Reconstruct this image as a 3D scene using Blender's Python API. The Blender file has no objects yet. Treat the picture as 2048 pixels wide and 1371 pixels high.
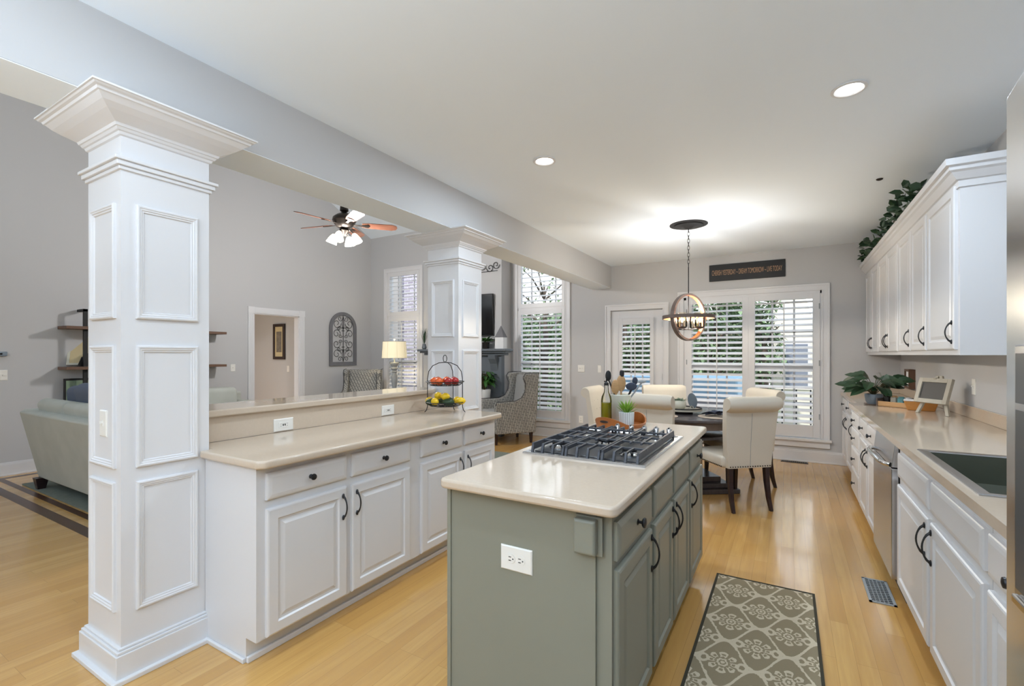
import bpy, bmesh, math, random
from mathutils import Vector, Matrix
PI = math.pi
random.seed(7)
S = bpy.context.scene
COL = S.collection

# ------------------------------------------------------------------ camera, sky, light, exposure
YAW = math.atan(551 / 940)
cam_d = bpy.data.cameras.new('camera')
cam_d.sensor_width = 36
cam_d.lens = 36 * 940 / 2048
cam_d.shift_y = (709 - 685.5) / 2048
cam_d.clip_start = .02
cam = bpy.data.objects.new('camera', cam_d)
cam.location = (0, 0, 1.37)
cam.rotation_euler = (PI / 2, 0, YAW)
COL.objects.link(cam)
S.camera = cam
S.view_settings.view_transform = 'Standard'
S.view_settings.look = 'None'
S.view_settings.exposure = 0.0
S.view_settings.gamma = 1
S.view_settings.use_curve_mapping = False
S.cycles.use_denoising = True
S.cycles.max_bounces = 10
S.cycles.diffuse_bounces = 5
S.cycles.glossy_bounces = 4
S.cycles.transparent_max_bounces = 24
S.cycles.transmission_bounces = 6
S.cycles.sample_clamp_indirect = 6
S.cycles.caustics_reflective = False
S.cycles.caustics_refractive = False

w = bpy.data.worlds.new('sky'); S.world = w
w.use_nodes = True
nt = w.node_tree; nt.nodes.clear()
tc = nt.nodes.new('ShaderNodeTexCoord'); sep = nt.nodes.new('ShaderNodeSeparateXYZ')
rmp = nt.nodes.new('ShaderNodeValToRGB'); bg = nt.nodes.new('ShaderNodeBackground'); out = nt.nodes.new('ShaderNodeOutputWorld')
mp = nt.nodes.new('ShaderNodeMapRange'); mp.inputs[1].default_value = -1; mp.inputs[2].default_value = 1
nt.links.new(tc.outputs['Generated'], sep.inputs[0]); nt.links.new(sep.outputs[2], mp.inputs[0])
nt.links.new(mp.outputs[0], rmp.inputs[0]); nt.links.new(rmp.outputs[0], bg.inputs[0]); nt.links.new(bg.outputs[0], out.inputs[0])
cr = rmp.color_ramp
cr.elements[0].position = 0; cr.elements[0].color = (.40, .41, .43, 1)
cr.elements[1].position = 1; cr.elements[1].color = (.62, .78, 1.0, 1)
for p_, c_ in ((.49, (.5, .5, .52, 1)), (.51, (.96, .98, 1.0, 1)), (.7, (.80, .9, 1.0, 1))):
    e_ = cr.elements.new(p_); e_.color = c_
bg.inputs[1].default_value = 2.3

def light(name, kind, loc, energy, color=(1, 1, 1), size=.1, rot=(0, 0, 0), spread=None):
    d = bpy.data.lights.new(name, kind); d.energy = energy; d.color = color
    if kind == 'AREA':
        d.shape = 'DISK'; d.size = size
        if spread: d.spread = spread
    elif kind in ('POINT', 'SPOT'):
        d.shadow_soft_size = size
    o = bpy.data.objects.new(name, d); o.location = loc; o.rotation_euler = rot; COL.objects.link(o)
    return o
def up_fill_light(name, loc, sx, sy, energy, tilt, color=(.93, .97, 1.0)):
    o = light(name, 'AREA', loc, energy, color, rot=(PI / 2 + tilt, 0, 0))
    o.data.shape = 'RECTANGLE'; o.data.size = sx; o.data.size_y = sy
    return o
# added up-facing area lights behind the camera, fill for the ceiling
up_fill_light('rear_ceiling_fill', (-.6, -1.9, 1.9), 3.2, 3.4, 200, math.radians(86), (.76, .88, 1.0))
up_fill_light('foyer_ceiling_fill', (-5.3, -2.0, 2.1), 4.2, 3.0, 85, math.radians(87), (.80, .92, 1.0))
sun = light('sun', 'SUN', (0, -10, 12), 4.0, (1, .97, .92), rot=(math.radians(38), 0, math.radians(-12))); sun.data.angle = .02
CANS = [(-1.484, 2.986), (.274, 2.973), (-1.484, .7), (.274, .7), (-1.484, -1.6), (.274, -1.6)]
CAN_W = [19, 17, 8, 5, 3, 3]

# ------------------------------------------------------------------ materials
def lin(c):
    return tuple(((v / 255) / 12.92 if v / 255 <= .04045 else ((v / 255 + .055) / 1.055) ** 2.4) for v in c) + (1,)
def mat(name, col, rough=.5, metal=0, spec=.5, bump=0, bscale=60, var=0, vscale=8, emit=None, estr=0, coat=0, stretch=None):
    m = bpy.data.materials.new(name); m.use_nodes = True
    n = m.node_tree; b = n.nodes['Principled BSDF']
    c = lin(col) if max(col) > 1.001 else tuple(col) + (1,)
    b.inputs['Base Color'].default_value = c
    b.inputs['Roughness'].default_value = rough
    b.inputs['Metallic'].default_value = metal
    b.inputs['Specular IOR Level'].default_value = spec
    b.inputs['Coat Weight'].default_value = coat
    if emit:
        b.inputs['Emission Color'].default_value = lin(emit); b.inputs['Emission Strength'].default_value = estr
    if bump or var:
        t = n.nodes.new('ShaderNodeTexCoord'); src = t.outputs['Object']
        if stretch:
            mpn = n.nodes.new('ShaderNodeMapping'); mpn.inputs['Scale'].default_value = stretch
            n.links.new(src, mpn.inputs[0]); src = mpn.outputs[0]
    if bump:
        no = n.nodes.new('ShaderNodeTexNoise'); no.inputs['Scale'].default_value = bscale; no.inputs['Detail'].default_value = 4
        bu = n.nodes.new('ShaderNodeBump'); bu.inputs['Strength'].default_value = bump; bu.inputs['Distance'].default_value = .002
        n.links.new(src, no.inputs['Vector']); n.links.new(no.outputs[0], bu.inputs['Height']); n.links.new(bu.outputs[0], b.inputs['Normal'])
    if var:
        no = n.nodes.new('ShaderNodeTexNoise'); no.inputs['Scale'].default_value = vscale; no.inputs['Detail'].default_value = 5
        mx = n.nodes.new('ShaderNodeMix'); mx.data_type = 'RGBA'
        mx.inputs[6].default_value = tuple(v * (1 - var) for v in c[:3]) + (1,)
        mx.inputs[7].default_value = tuple(min(1, v * (1 + var)) for v in c[:3]) + (1,)
        n.links.new(src, no.inputs['Vector']); n.links.new(no.outputs[0], mx.inputs[0]); n.links.new(mx.outputs[2], b.inputs['Base Color'])
    return m
M = {}
M['wall'] = mat('wall_paint', (195, 195, 196), .75, spec=.3, bump=.05, bscale=300)
M['ceil'] = mat('ceiling_paint', (236, 245, 254), .85, spec=.2)
M['louver'] = mat('louver_white', (246, 246, 247), .4)
M['trim'] = mat('trim_white', (222, 222, 224), .33)
M['cab'] = mat('cabinet_white', (218, 218, 220), .35, bump=.03, bscale=120)
M['sage'] = mat('island_sage', (136, 137, 125), .38, bump=.04, bscale=120, var=.05, vscale=3)
M['counter'] = mat('counter_tan', (205, 189, 170), .09, var=.05, vscale=90, spec=.5)
M['dark'] = mat('dark_void', (20, 20, 22), .9)
M['iron'] = mat('iron_black', (34, 34, 36), .42, metal=.4)
M['pull'] = mat('pull_pewter', (62, 63, 66), .35, metal=.75)
M['steel'] = mat('stainless', (196, 198, 202), .24, metal=1, bump=.06, bscale=90, stretch=(1, 1, 22))
M['fridge'] = mat('fridge_steel', (200, 203, 207), .2, metal=1, bump=.03, bscale=8)
M['steel2'] = mat('polished_steel', (205, 206, 208), .12, metal=1)
M['grate'] = mat('cast_iron', (74, 76, 82), .45, metal=.25, bump=.2, bscale=200)
M['plastic'] = mat('plate_white', (236, 234, 228), .35)
M['black'] = mat('black_gloss', (10, 11, 13), .12)
M['recess'] = mat('dispenser_grey', (70, 72, 75), .3)
M['blackm'] = mat('black_matte', (22, 22, 24), .6)
M['linen'] = mat('linen_beige', (206, 199, 186), .9, spec=.15, bump=.3, bscale=420, var=.04, vscale=200)
M['espresso'] = mat('espresso_wood', (44, 30, 32), .25, var=.25, vscale=12, stretch=(1, 1, 8))
M['table'] = mat('table_wood', (74, 70, 74), .2, var=.3, vscale=8, stretch=(1, 8, 1))
M['tabler'] = mat('table_rim_wood', (98, 84, 78), .5, var=.25, vscale=10)
M['tray'] = mat('tray_wood', (168, 98, 44), .35, var=.3, vscale=14, stretch=(1, 6, 1))
M['lwood'] = mat('light_wood', (190, 150, 104), .5, var=.22, vscale=20, stretch=(1, 1, 6))
M['glow'] = mat('candlelit_wood', (112, 52, 16), .45, var=.2, vscale=14)  # chandelier ring linings: the lamps' orange glow put into the wood colour
M['walnut'] = mat('shelf_walnut', (104, 76, 58), .5, var=.3, vscale=9, stretch=(8, 1, 1))
M['greywood'] = mat('greyed_wood', (112, 112, 116), .7, var=.2, vscale=14)
M['wash'] = mat('whitewashed_wood', (180, 174, 160), .7, var=.15, vscale=18)
M['sofa'] = mat('sofa_velvet', (178, 181, 174), .85, spec=.2, var=.12, vscale=5, bump=.2, bscale=300)
M['pillow'] = mat('pillow_blue', (92, 100, 116), .85, spec=.2, bump=.3, bscale=40)
M['slate'] = mat('slate_paint', (96, 103, 110), .45)
M['ceramic'] = mat('white_ceramic', (228, 229, 230), .22)
M['crock'] = mat('cream_crock', (208, 206, 190), .35)
M['lampb'] = mat('lamp_base_grey', (150, 155, 158), .5, var=.2, vscale=20)
M['shade'] = mat('lamp_shade', (240, 232, 205), .8, emit=(255, 236, 190), estr=.42)
M['leaf'] = mat('leaf_green', (52, 96, 40), .38, var=.4, vscale=9)
M['leafd'] = mat('leaf_dark', (38, 66, 40), .4, var=.4, vscale=9)
M['leafl'] = mat('leaf_lime', (124, 166, 50), .4, var=.25, vscale=20)
M['leafg'] = mat('leaf_sage', (126, 146, 122), .6, var=.2, vscale=20)
M['tree'] = mat('tree_leaf', (116, 138, 100), .6, var=.5, vscale=3)
M['hedge'] = mat('hedge_core', (104, 122, 92), .9, var=.5, vscale=4)
M['treel'] = mat('tree_leaf_light', (150, 166, 96), .6, var=.4, vscale=3)
M['bark'] = mat('bark', (96, 84, 74), .9, var=.3, vscale=6)
M['stem'] = mat('stem', (86, 78, 46), .7)
M['orange'] = mat('fruit_orange', (214, 92, 34), .4, var=.25, vscale=25)
M['red'] = mat('fruit_red', (160, 30, 28), .3, var=.25, vscale=25)
M['lemon'] = mat('fruit_lemon', (236, 196, 34), .4, bump=.2, bscale=120)
M['avocado'] = mat('fruit_avocado', (44, 66, 34), .5, bump=.4, bscale=120, var=.3, vscale=20)
M['oak2'] = mat('dark_inlay', (74, 46, 34), .25, var=.2, vscale=9)
M['rugb'] = mat('rug_binding', (70, 66, 56), .9, spec=.1)
M['rugf'] = mat('floor_rug_grey', (120, 126, 118), .95, spec=.1, var=.2, vscale=30)
M['bulb'] = mat('bulb_warm', (255, 240, 210), .4, emit=(255, 214, 150), estr=9)
M['fglass'] = mat('frosted_shade_lit', (250, 248, 240), .4, emit=(255, 244, 222), estr=4.5)
M['can'] = mat('can_lens', (255, 255, 255), .4, emit=(255, 252, 246), estr=9)
M['brass'] = mat('aged_brass', (120, 92, 50), .35, metal=.8)
M['fanwood'] = mat('fan_cherry', (118, 78, 62), .22, var=.25, vscale=8)
M['bronze'] = mat('bronze_dark', (64, 58, 54), .3, metal=.8)
M['chalk'] = mat('chalkboard', (58, 58, 58), .55, var=.15, vscale=7)
M['basket'] = mat('wicker', (196, 134, 66), .65, bump=.6, bscale=90, var=.25, vscale=60, stretch=(1, 1, 5))
M['tissue'] = mat('tissue_paper', (246, 246, 248), .8)
M['galv'] = mat('galvanised_blue', (132, 144, 156), .4, metal=.35, var=.2, vscale=14)
M['text'] = mat('sign_letter', (178, 142, 112), .7)
M['signb'] = mat('sign_board', (26, 28, 31), .55)
M['mat_p'] = mat('picture_mount', (206, 190, 150), .8)
M['art'] = mat('art_print', (120, 112, 100), .8, var=.6, vscale=14)
M['brownf'] = mat('picture_frame_brown', (46, 28, 20), .3)
M['plmat'] = mat('placemat_woven', (178, 166, 152), .9, bump=.5, bscale=300)
M['napkin'] = mat('napkin_blue', (56, 62, 78), .8, var=.4, vscale=16)
M['sink'] = mat('sink_basin', (84, 88, 76), .3, metal=.15)
M['teal'] = mat('teal_glaze', (104, 160, 164), .3, var=.3, vscale=20)
M['deck'] = mat('deck_boards', (150, 148, 150), .7, var=.15, vscale=6)
M['spa'] = mat('spa_cover', (150, 184, 206), .5, var=.12, vscale=4)
M['siding'] = mat('house_siding', (222, 216, 204), .8, var=.08, vscale=3)
M['lawn'] = mat('lawn', (108, 122, 84), .95, var=.3, vscale=2)
M['grey_ext'] = mat('grey_siding', (128, 134, 150), .8)

def glass(name, tint=(1, 1, 1), refl=.08):
    m = bpy.data.materials.new(name); m.use_nodes = True; n = m.node_tree; n.nodes.clear()
    o = n.nodes.new('ShaderNodeOutputMaterial'); mx = n.nodes.new('ShaderNodeMixShader')
    tr = n.nodes.new('ShaderNodeBsdfTransparent'); tr.inputs[0].default_value = tint + (1,)
    gl = n.nodes.new('ShaderNodeBsdfGlossy'); gl.inputs['Roughness'].default_value = .03
    fr = n.nodes.new('ShaderNodeLayerWeight'); fr.inputs[0].default_value = refl
    n.links.new(fr.outputs['Fresnel'], mx.inputs[0]); n.links.new(tr.outputs[0], mx.inputs[1]); n.links.new(gl.outputs[0], mx.inputs[2])
    n.links.new(mx.outputs[0], o.inputs[0])
    return m
M['glass'] = glass('window_glass', refl=.12)
M['jar'] = glass('clear_glass', (.93, .95, .93), .3)
M['seeded'] = glass('amber_seeded_glass', (1.0, .93, .80), .35)
M['oil'] = mat('olive_oil', (196, 180, 20), .1)
M['oil'].node_tree.nodes['Principled BSDF'].inputs['Transmission Weight'].default_value = .35

class G:
    """tiny node-graph builder"""
    def __init__(s, m): s.n = m.node_tree
    def val(s, x, sock):
        if isinstance(x, (int, float)): sock.default_value = x
        else: s.n.links.new(x, sock)
    def m(s, op, a, b=None, c=None):
        nd = s.n.nodes.new('ShaderNodeMath'); nd.operation = op
        s.val(a, nd.inputs[0])
        if b is not None: s.val(b, nd.inputs[1])
        if c is not None: s.val(c, nd.inputs[2])
        return nd.outputs[0]
    def mix(s, f, a, b):
        nd = s.n.nodes.new('ShaderNodeMix'); nd.data_type = 'RGBA'
        s.val(f, nd.inputs[0])
        for x, i in ((a, 6), (b, 7)):
            if isinstance(x, tuple): nd.inputs[i].default_value = x
            else: s.n.links.new(x, nd.inputs[i])
        return nd.outputs[2]
    def coords(s, scale=(1, 1, 1), rot=(0, 0, 0), loc=(0, 0, 0)):
        t = s.n.nodes.new('ShaderNodeTexCoord'); mpp = s.n.nodes.new('ShaderNodeMapping')
        mpp.inputs['Scale'].default_value = scale; mpp.inputs['Rotation'].default_value = rot; mpp.inputs['Location'].default_value = loc
        s.n.links.new(t.outputs['Object'], mpp.inputs[0]); return mpp.outputs[0]
    def noise(s, vec, scale, detail=4):
        nd = s.n.nodes.new('ShaderNodeTexNoise'); nd.inputs['Scale'].default_value = scale; nd.inputs['Detail'].default_value = detail
        s.n.links.new(vec, nd.inputs['Vector']); return nd.outputs[0]

# oak strip floor: planks run along Y
m = mat('oak_floor', (200, 160, 100), .17, coat=.5); M['floor'] = m
g = G(m); n = m.node_tree; b = n.nodes['Principled BSDF']
v = g.coords(rot=(0, 0, PI / 2))
bt = n.nodes.new('ShaderNodeTexBrick'); n.links.new(v, bt.inputs['Vector'])
bt.offset = .37; bt.offset_frequency = 3; bt.squash = 1
bt.inputs['Scale'].default_value = 1; bt.inputs['Brick Width'].default_value = .95; bt.inputs['Row Height'].default_value = .076
bt.inputs['Mortar Size'].default_value = .0006; bt.inputs['Mortar Smooth'].default_value = .3; bt.inputs['Bias'].default_value = 0
bt.inputs['Color1'].default_value = (0, 0, 0, 1); bt.inputs['Color2'].default_value = (1, 1, 1, 1); bt.inputs['Mortar'].default_value = (.5, .5, .5, 1)
v2 = g.coords(scale=(26, 1.6, 1))
gr = g.noise(v2, 1.6, 6)
v3 = g.coords(scale=(1, 1, 1)); big = g.noise(v3, 1.1, 2)
c1 = g.mix(bt.outputs['Color'], lin((196, 150, 84)), lin((214, 171, 103)))
gm = n.nodes.new('ShaderNodeMapRange'); n.links.new(gr, gm.inputs[0]); gm.inputs[1].default_value = .35; gm.inputs[2].default_value = .7
c2 = g.mix(gm.outputs[0], c1, lin((186, 140, 84)))
nd = n.nodes.new('ShaderNodeMix'); nd.data_type = 'RGBA'; nd.inputs[0].default_value = .55
n.links.new(c1, nd.inputs[6]); n.links.new(c2, nd.inputs[7])
c3 = g.mix(bt.outputs['Fac'], nd.outputs[2], lin((150, 112, 68)))
n.links.new(c3, b.inputs['Base Color'])
rr = g.m('MULTIPLY_ADD', big, .14, .13); b.inputs['Coat Roughness'].default_value = .09; n.links.new(rr, b.inputs['Roughness'])
bu = n.nodes.new('ShaderNodeBump'); bu.inputs['Strength'].default_value = .12; bu.inputs['Distance'].default_value = .002
n.links.new(gr, bu.inputs['Height']); n.links.new(bu.outputs[0], b.inputs['Normal'])

# kitchen runner: ogee lattice with medallions (own pattern)
m = mat('runner_rug', (130, 124, 106), .95, spec=.1); M['runner'] = m
g = G(m); n = m.node_tree; b = n.nodes['Principled BSDF']
PXR, PYR = .254, .366
vv = g.coords(); sx = n.nodes.new('ShaderNodeSeparateXYZ'); n.links.new(vv, sx.inputs[0])
wob = g.m('MULTIPLY', g.m('SUBTRACT', g.noise(vv, 60, 2), .5), .012)
X = g.m('ADD', sx.outputs[0], wob); Y = g.m('ADD', sx.outputs[1], wob)
u = g.m('DIVIDE', g.m('SUBTRACT', X, .125), PXR); vq = g.m('DIVIDE', g.m('SUBTRACT', Y, .80), PYR)
vf = g.m('ABSOLUTE', g.m('SUBTRACT', g.m('FRACT', g.m('ADD', vq, .5)), .5))
f = g.m('SUBTRACT', vf, g.m('MULTIPLY', g.m('ADD', g.m('COSINE', g.m('MULTIPLY', u, 2 * PI)), 1), .25))
line = g.m('LESS_THAN', g.m('ABSOLUTE', f), .034)
half = g.m('MULTIPLY', g.m('GREATER_THAN', f, 0), .5)
def cell(q):
    return g.m('SUBTRACT', g.m('FRACT', g.m('ADD', g.m('ADD', q, .5), half)), .5)
lu = g.m('MULTIPLY', cell(u), PXR); lv = g.m('MULTIPLY', cell(vq), PYR)
lr = g.m('SQRT', g.m('ADD', g.m('POWER', lu, 2), g.m('POWER', g.m('MULTIPLY', lv, .80), 2)))
th = g.m('ARCTAN2', lv, lu)
pet = g.m('COSINE', g.m('MULTIPLY', th, 8))
def band_(c_, w_, k_): return g.m('LESS_THAN', g.m('ABSOLUTE', g.m('SUBTRACT', g.m('MULTIPLY_ADD', pet, k_, lr), c_)), w_)
def both(a, b): return g.m('MULTIPLY', a, b)
def less(a, b): return g.m('MULTIPLY', a, g.m('SUBTRACT', 1, b))
core = g.m('LESS_THAN', lr, .008)
r1 = band_(.019, .0045, .0015)
petals = both(band_(.046, .015, -.004), g.m('GREATER_THAN', pet, -.55))
petals = less(petals, both(band_(.045, .006, 0), g.m('GREATER_THAN', pet, .35)))
av = g.m('ABSOLUTE', lu)
def ell(cy_, a_, b_): return g.m('LESS_THAN', g.m('ADD', g.m('POWER', g.m('DIVIDE', lv, a_), 2), g.m('POWER', g.m('DIVIDE', g.m('SUBTRACT', av, cy_), b_), 2)), 1)
tipm = less(ell(.080, .034, .024), ell(.078, .016, .011))
mask = g.m('MINIMUM', g.m('ADD', g.m('ADD', line, core), g.m('ADD', g.m('ADD', r1, petals), tipm)), 1)
cc = g.mix(mask, lin((146, 134, 110)), lin((204, 192, 168)))
n.links.new(cc, b.inputs['Base Color'])
bu = n.nodes.new('ShaderNodeBump'); bu.inputs['Strength'].default_value = .6; bu.inputs['Distance'].default_value = .003
n.links.new(g.m('ADD', mask, g.noise(vv, 400, 2)), bu.inputs['Height']); n.links.new(bu.outputs[0], b.inputs['Normal'])

# basket-weave upholstery of the wing chairs
m = mat('weave_fabric', (150, 148, 140), .9, spec=.15); M['weave'] = m
g = G(m); n = m.node_tree; b = n.nodes['Principled BSDF']
vv = g.coords(rot=(PI / 4, PI / 4, PI / 4)); bt = n.nodes.new('ShaderNodeTexBrick'); n.links.new(vv, bt.inputs['Vector'])
bt.inputs['Scale'].default_value = 1; bt.inputs['Brick Width'].default_value = .075; bt.inputs['Row Height'].default_value = .025; bt.inputs['Mortar Size'].default_value = .004
bt.inputs['Color1'].default_value = lin((152, 150, 144)); bt.inputs['Color2'].default_value = lin((168, 166, 160)); bt.inputs['Mortar'].default_value = lin((104, 104, 104))
n.links.new(bt.outputs['Color'], b.inputs['Base Color'])
M['welt'] = mat('dark_piping', (52, 52, 54), .7)
M['plain'] = mat('plain_grey_fabric', (158, 158, 156), .9, spec=.15)

# brick of the neighbouring house
m = mat('brick_wall', (150, 130, 130), .9); M['brick'] = m
g = G(m); n = m.node_tree; b = n.nodes['Principled BSDF']
vv = g.coords(rot=(PI / 2, 0, 0)); bt = n.nodes.new('ShaderNodeTexBrick'); n.links.new(vv, bt.inputs['Vector'])
bt.inputs['Scale'].default_value = 1; bt.inputs['Brick Width'].default_value = .21; bt.inputs['Row Height'].default_value = .075; bt.inputs['Mortar Size'].default_value = .008
bt.inputs['Color1'].default_value = lin((150, 142, 156)); bt.inputs['Color2'].default_value = lin((182, 176, 192)); bt.inputs['Mortar'].default_value = lin((214, 214, 222))
n.links.new(bt.outputs['Color'], b.inputs['Base Color'])
# vertical ribbed pot
m = mat('scored_pot', (226, 230, 230), .5); M['scored'] = m
g = G(m); n = m.node_tree; b = n.nodes['Principled BSDF']
vv = g.coords(); sx = n.nodes.new('ShaderNodeSeparateXYZ'); n.links.new(vv, sx.inputs[0])
tt = g.m('ARCTAN2', sx.outputs[1], sx.outputs[0])
st = g.m('GREATER_THAN', g.m('SINE', g.m('MULTIPLY', tt, 26)), .75)
n.links.new(g.mix(st, lin((224, 230, 230)), lin((92, 112, 116))), b.inputs['Base Color'])

# ------------------------------------------------------------------ mesh helpers
IDN = Matrix.Identity(4)
class MB:
    def __init__(s): s.v = []; s.f = []
    def add(s, vs, fs, T=None):
        k = len(s.v)
        s.v += [tuple(T @ Vector(p)) if T else tuple(p) for p in vs]
        s.f += [tuple(i + k for i in q) for q in fs]
        return s
    def box(s, x0, y0, z0, x1, y1, z1, T=None):
        vs = [(x0, y0, z0), (x1, y0, z0), (x1, y1, z0), (x0, y1, z0), (x0, y0, z1), (x1, y0, z1), (x1, y1, z1), (x0, y1, z1)]
        return s.add(vs, [(0, 3, 2, 1), (4, 5, 6, 7), (0, 1, 5, 4), (1, 2, 6, 5), (2, 3, 7, 6), (3, 0, 4, 7)], T)
    def prism(s, poly, a, b, axis='x', T=None):
        """poly extruded from a to b; axis x: poly=(y,z); y: (x,z); z: (x,y)"""
        def P(p, t):
            return (t, p[0], p[1]) if axis == 'x' else ((p[0], t, p[1]) if axis == 'y' else (p[0], p[1], t))
        n_ = len(poly)
        vs = [P(p, a) for p in poly] + [P(p, b) for p in poly]
        fs = [tuple(range(n_))[::-1], tuple(range(n_, 2 * n_))] + [(i, (i + 1) % n_, (i + 1) % n_ + n_, i + n_) for i in range(n_)]
        return s.add(vs, fs, T)
    def lathe(s, prof, c=(0, 0, 0), seg=20, T=None, cap=True):
        """prof list of (r, z)"""
        vs = []; fs = []
        for r, z in prof:
            for i in range(seg):
                a = 2 * PI * i / seg; vs.append((c[0] + r * math.cos(a), c[1] + r * math.sin(a), c[2] + z))
        for j in range(len(prof) - 1):
            for i in range(seg):
                i2 = (i + 1) % seg
                fs.append((j * seg + i, j * seg + i2, (j + 1) * seg + i2, (j + 1) * seg + i))
        if cap:
            if prof[0][0] > 1e-5: fs.append(tuple(range(seg))[::-1])
            if prof[-1][0] > 1e-5: fs.append(tuple(range((len(prof) - 1) * seg, len(prof) * seg)))
        return s.add(vs, fs, T)
    def tube(s, pts, r, seg=8, closed=False, T=None):
        pts = [Vector(p) for p in pts]; n_ = len(pts)
        rs = r if isinstance(r, (list, tuple)) else [r] * n_
        vs = []; fs = []; up = None
        for i, p in enumerate(pts):
            if closed: d = (pts[(i + 1) % n_] - pts[i - 1])
            else: d = pts[min(i + 1, n_ - 1)] - pts[max(i - 1, 0)]
            d.normalize()
            if up is None:
                up = Vector((0, 0, 1)) if abs(d.z) < .9 else Vector((1, 0, 0))
            up = (up - d * up.dot(d)).normalized(); sd = d.cross(up)
            for k in range(seg):
                a = 2 * PI * k / seg; vs.append(p + (up * math.cos(a) + sd * math.sin(a)) * rs[i])
        m_ = n_ if closed else n_ - 1
        for i in range(m_):
            j = (i + 1) % n_
            for k in range(seg):
                k2 = (k + 1) % seg; fs.append((i * seg + k, j * seg + k, j * seg + k2, i * seg + k2))
        if not closed: fs += [tuple(range(seg)), tuple(range((n_ - 1) * seg, n_ * seg))[::-1]]
        return s.add([tuple(q) for q in vs], fs, T)
    def ball(s, c, r, seg=12, rings=8, sc=(1, 1, 1), T=None):
        prof = [(r * math.sin(PI * i / rings), -r * math.cos(PI * i / rings)) for i in range(rings + 1)]
        prof[0] = (1e-4, prof[0][1]); prof[-1] = (1e-4, prof[-1][1])
        L = Matrix.Translation(c) @ Matrix.Diagonal((sc[0], sc[1], sc[2], 1))
        return s.lathe(prof, seg=seg, T=(T @ L) if T else L)
    def nest(s, u0, v0, u1, v1, prof, F, cap=True):
        """nested rectangles: prof = [(inset, height)], F = frame matrix (u, v, w)"""
        vs = []; fs = []
        for i_, h_ in prof:
            vs += [(u0 + i_, v0 + i_, h_), (u1 - i_, v0 + i_, h_), (u1 - i_, v1 - i_, h_), (u0 + i_, v1 - i_, h_)]
        for j in range(len(prof) - 1):
            for k in range(4):
                k2 = (k + 1) % 4; fs.append((j * 4 + k, j * 4 + k2, j * 4 + 4 + k2, j * 4 + 4 + k))
        if cap:
            q = (len(prof) - 1) * 4; fs.append((q, q + 1, q + 2, q + 3))
        return s.add(vs, fs, F)
    def leaf(s, p, d, L, W, droop=.25, fold=.15, up=Vector((0, 0, 1)), nseg=4):
        p = Vector(p); d = Vector(d).normalized()
        sd = d.cross(up)
        if sd.length < .05: sd = Vector((1, 0, 0))
        sd.normalize(); nn = sd.cross(d)
        vs = []; fs = []
        for i in range(nseg + 1):
            t = i / nseg; wd = W * math.sin(PI * min(.97, t * .92 + .06)) ** .8 if 0 < i < nseg else .0015
            c = p + d * (L * t) - Vector((0, 0, 1)) * (droop * L * t * t)
            vs += [tuple(c - sd * wd * .5 + nn * fold * wd), tuple(c), tuple(c + sd * wd * .5 + nn * fold * wd)]
        for i in range(nseg):
            a = i * 3
            fs += [(a, a + 1, a + 4, a + 3), (a + 1, a + 2, a + 5, a + 4)]
        return s.add(vs, fs)
    def bounds(s):
        xs, ys, zs = zip(*s.v); return min(xs), max(xs), min(ys), max(ys), min(zs), max(zs)

def build(name, mb, m, parent=None, world=True, bevel=0, bseg=2, smooth=False, loc=None, label=None, sub=0):
    off = Vector((0, 0, 0))
    if world and parent is None and loc is None:
        x0, x1, y0, y1, z0, z1 = mb.bounds(); off = Vector(((x0 + x1) / 2, (y0 + y1) / 2, z0))
    elif world and loc is not None: off = Vector(loc)
    elif world and parent is not None:
        q = parent
        while q: off += q.location; q = q.parent
    me = bpy.data.meshes.new(name)
    me.from_pydata([tuple(Vector(p) - off) for p in mb.v], [], mb.f)
    bm_ = bmesh.new(); bm_.from_mesh(me); bmesh.ops.recalc_face_normals(bm_, faces=bm_.faces); bm_.to_mesh(me); bm_.free()
    if smooth:
        for p in me.polygons: p.use_smooth = True
        me.set_sharp_from_angle(angle=math.radians(40))
    me.materials.append(M[m] if isinstance(m, str) else m)
    o = bpy.data.objects.new(name, me); COL.objects.link(o)
    if parent: o.parent = parent
    else: o.location = off
    if bevel:
        md = o.modifiers.new('bevel', 'BEVEL'); md.width = bevel; md.segments = bseg; md.limit_method = 'ANGLE'; md.angle_limit = math.radians(35)
        if bseg > 2:
            for p in me.polygons: p.use_smooth = True
            me.set_sharp_from_angle(angle=math.radians(180 if bseg > 3 else 60))
    if sub:
        md = o.modifiers.new('sub', 'SUBSURF'); md.levels = md.render_levels = sub
        for p in me.polygons: p.use_smooth = True
    if label: o['label'] = label
    return o
def tag(o, label, cat, group=None, kind=None):
    o['label'] = label; o['category'] = cat
    if group: o['group'] = group
    if kind: o['kind'] = kind
    return o
def thing(name, label, cat, loc=(0, 0, 0), rotz=0, group=None):
    o = bpy.data.objects.new(name, None); o.empty_display_size = .1; COL.objects.link(o)
    o.location = loc; o.rotation_euler = (0, 0, rotz)
    return tag(o, label, cat, group)
def struct(name, mb, m, parent=None, **k):
    o = build(name, mb, m, parent, **k)
    if parent is None: o['kind'] = 'structure'
    return o
def sroot(name, loc=(0, 0, 0)):
    o = bpy.data.objects.new(name, None); COL.objects.link(o); o.location = loc; o['kind'] = 'structure'; return o
def copy_tree(o, parent=None):
    c = o.copy(); COL.objects.link(c)
    if parent: c.parent = parent
    for ch in list(o.children): copy_tree(ch, c)
    return c
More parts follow.
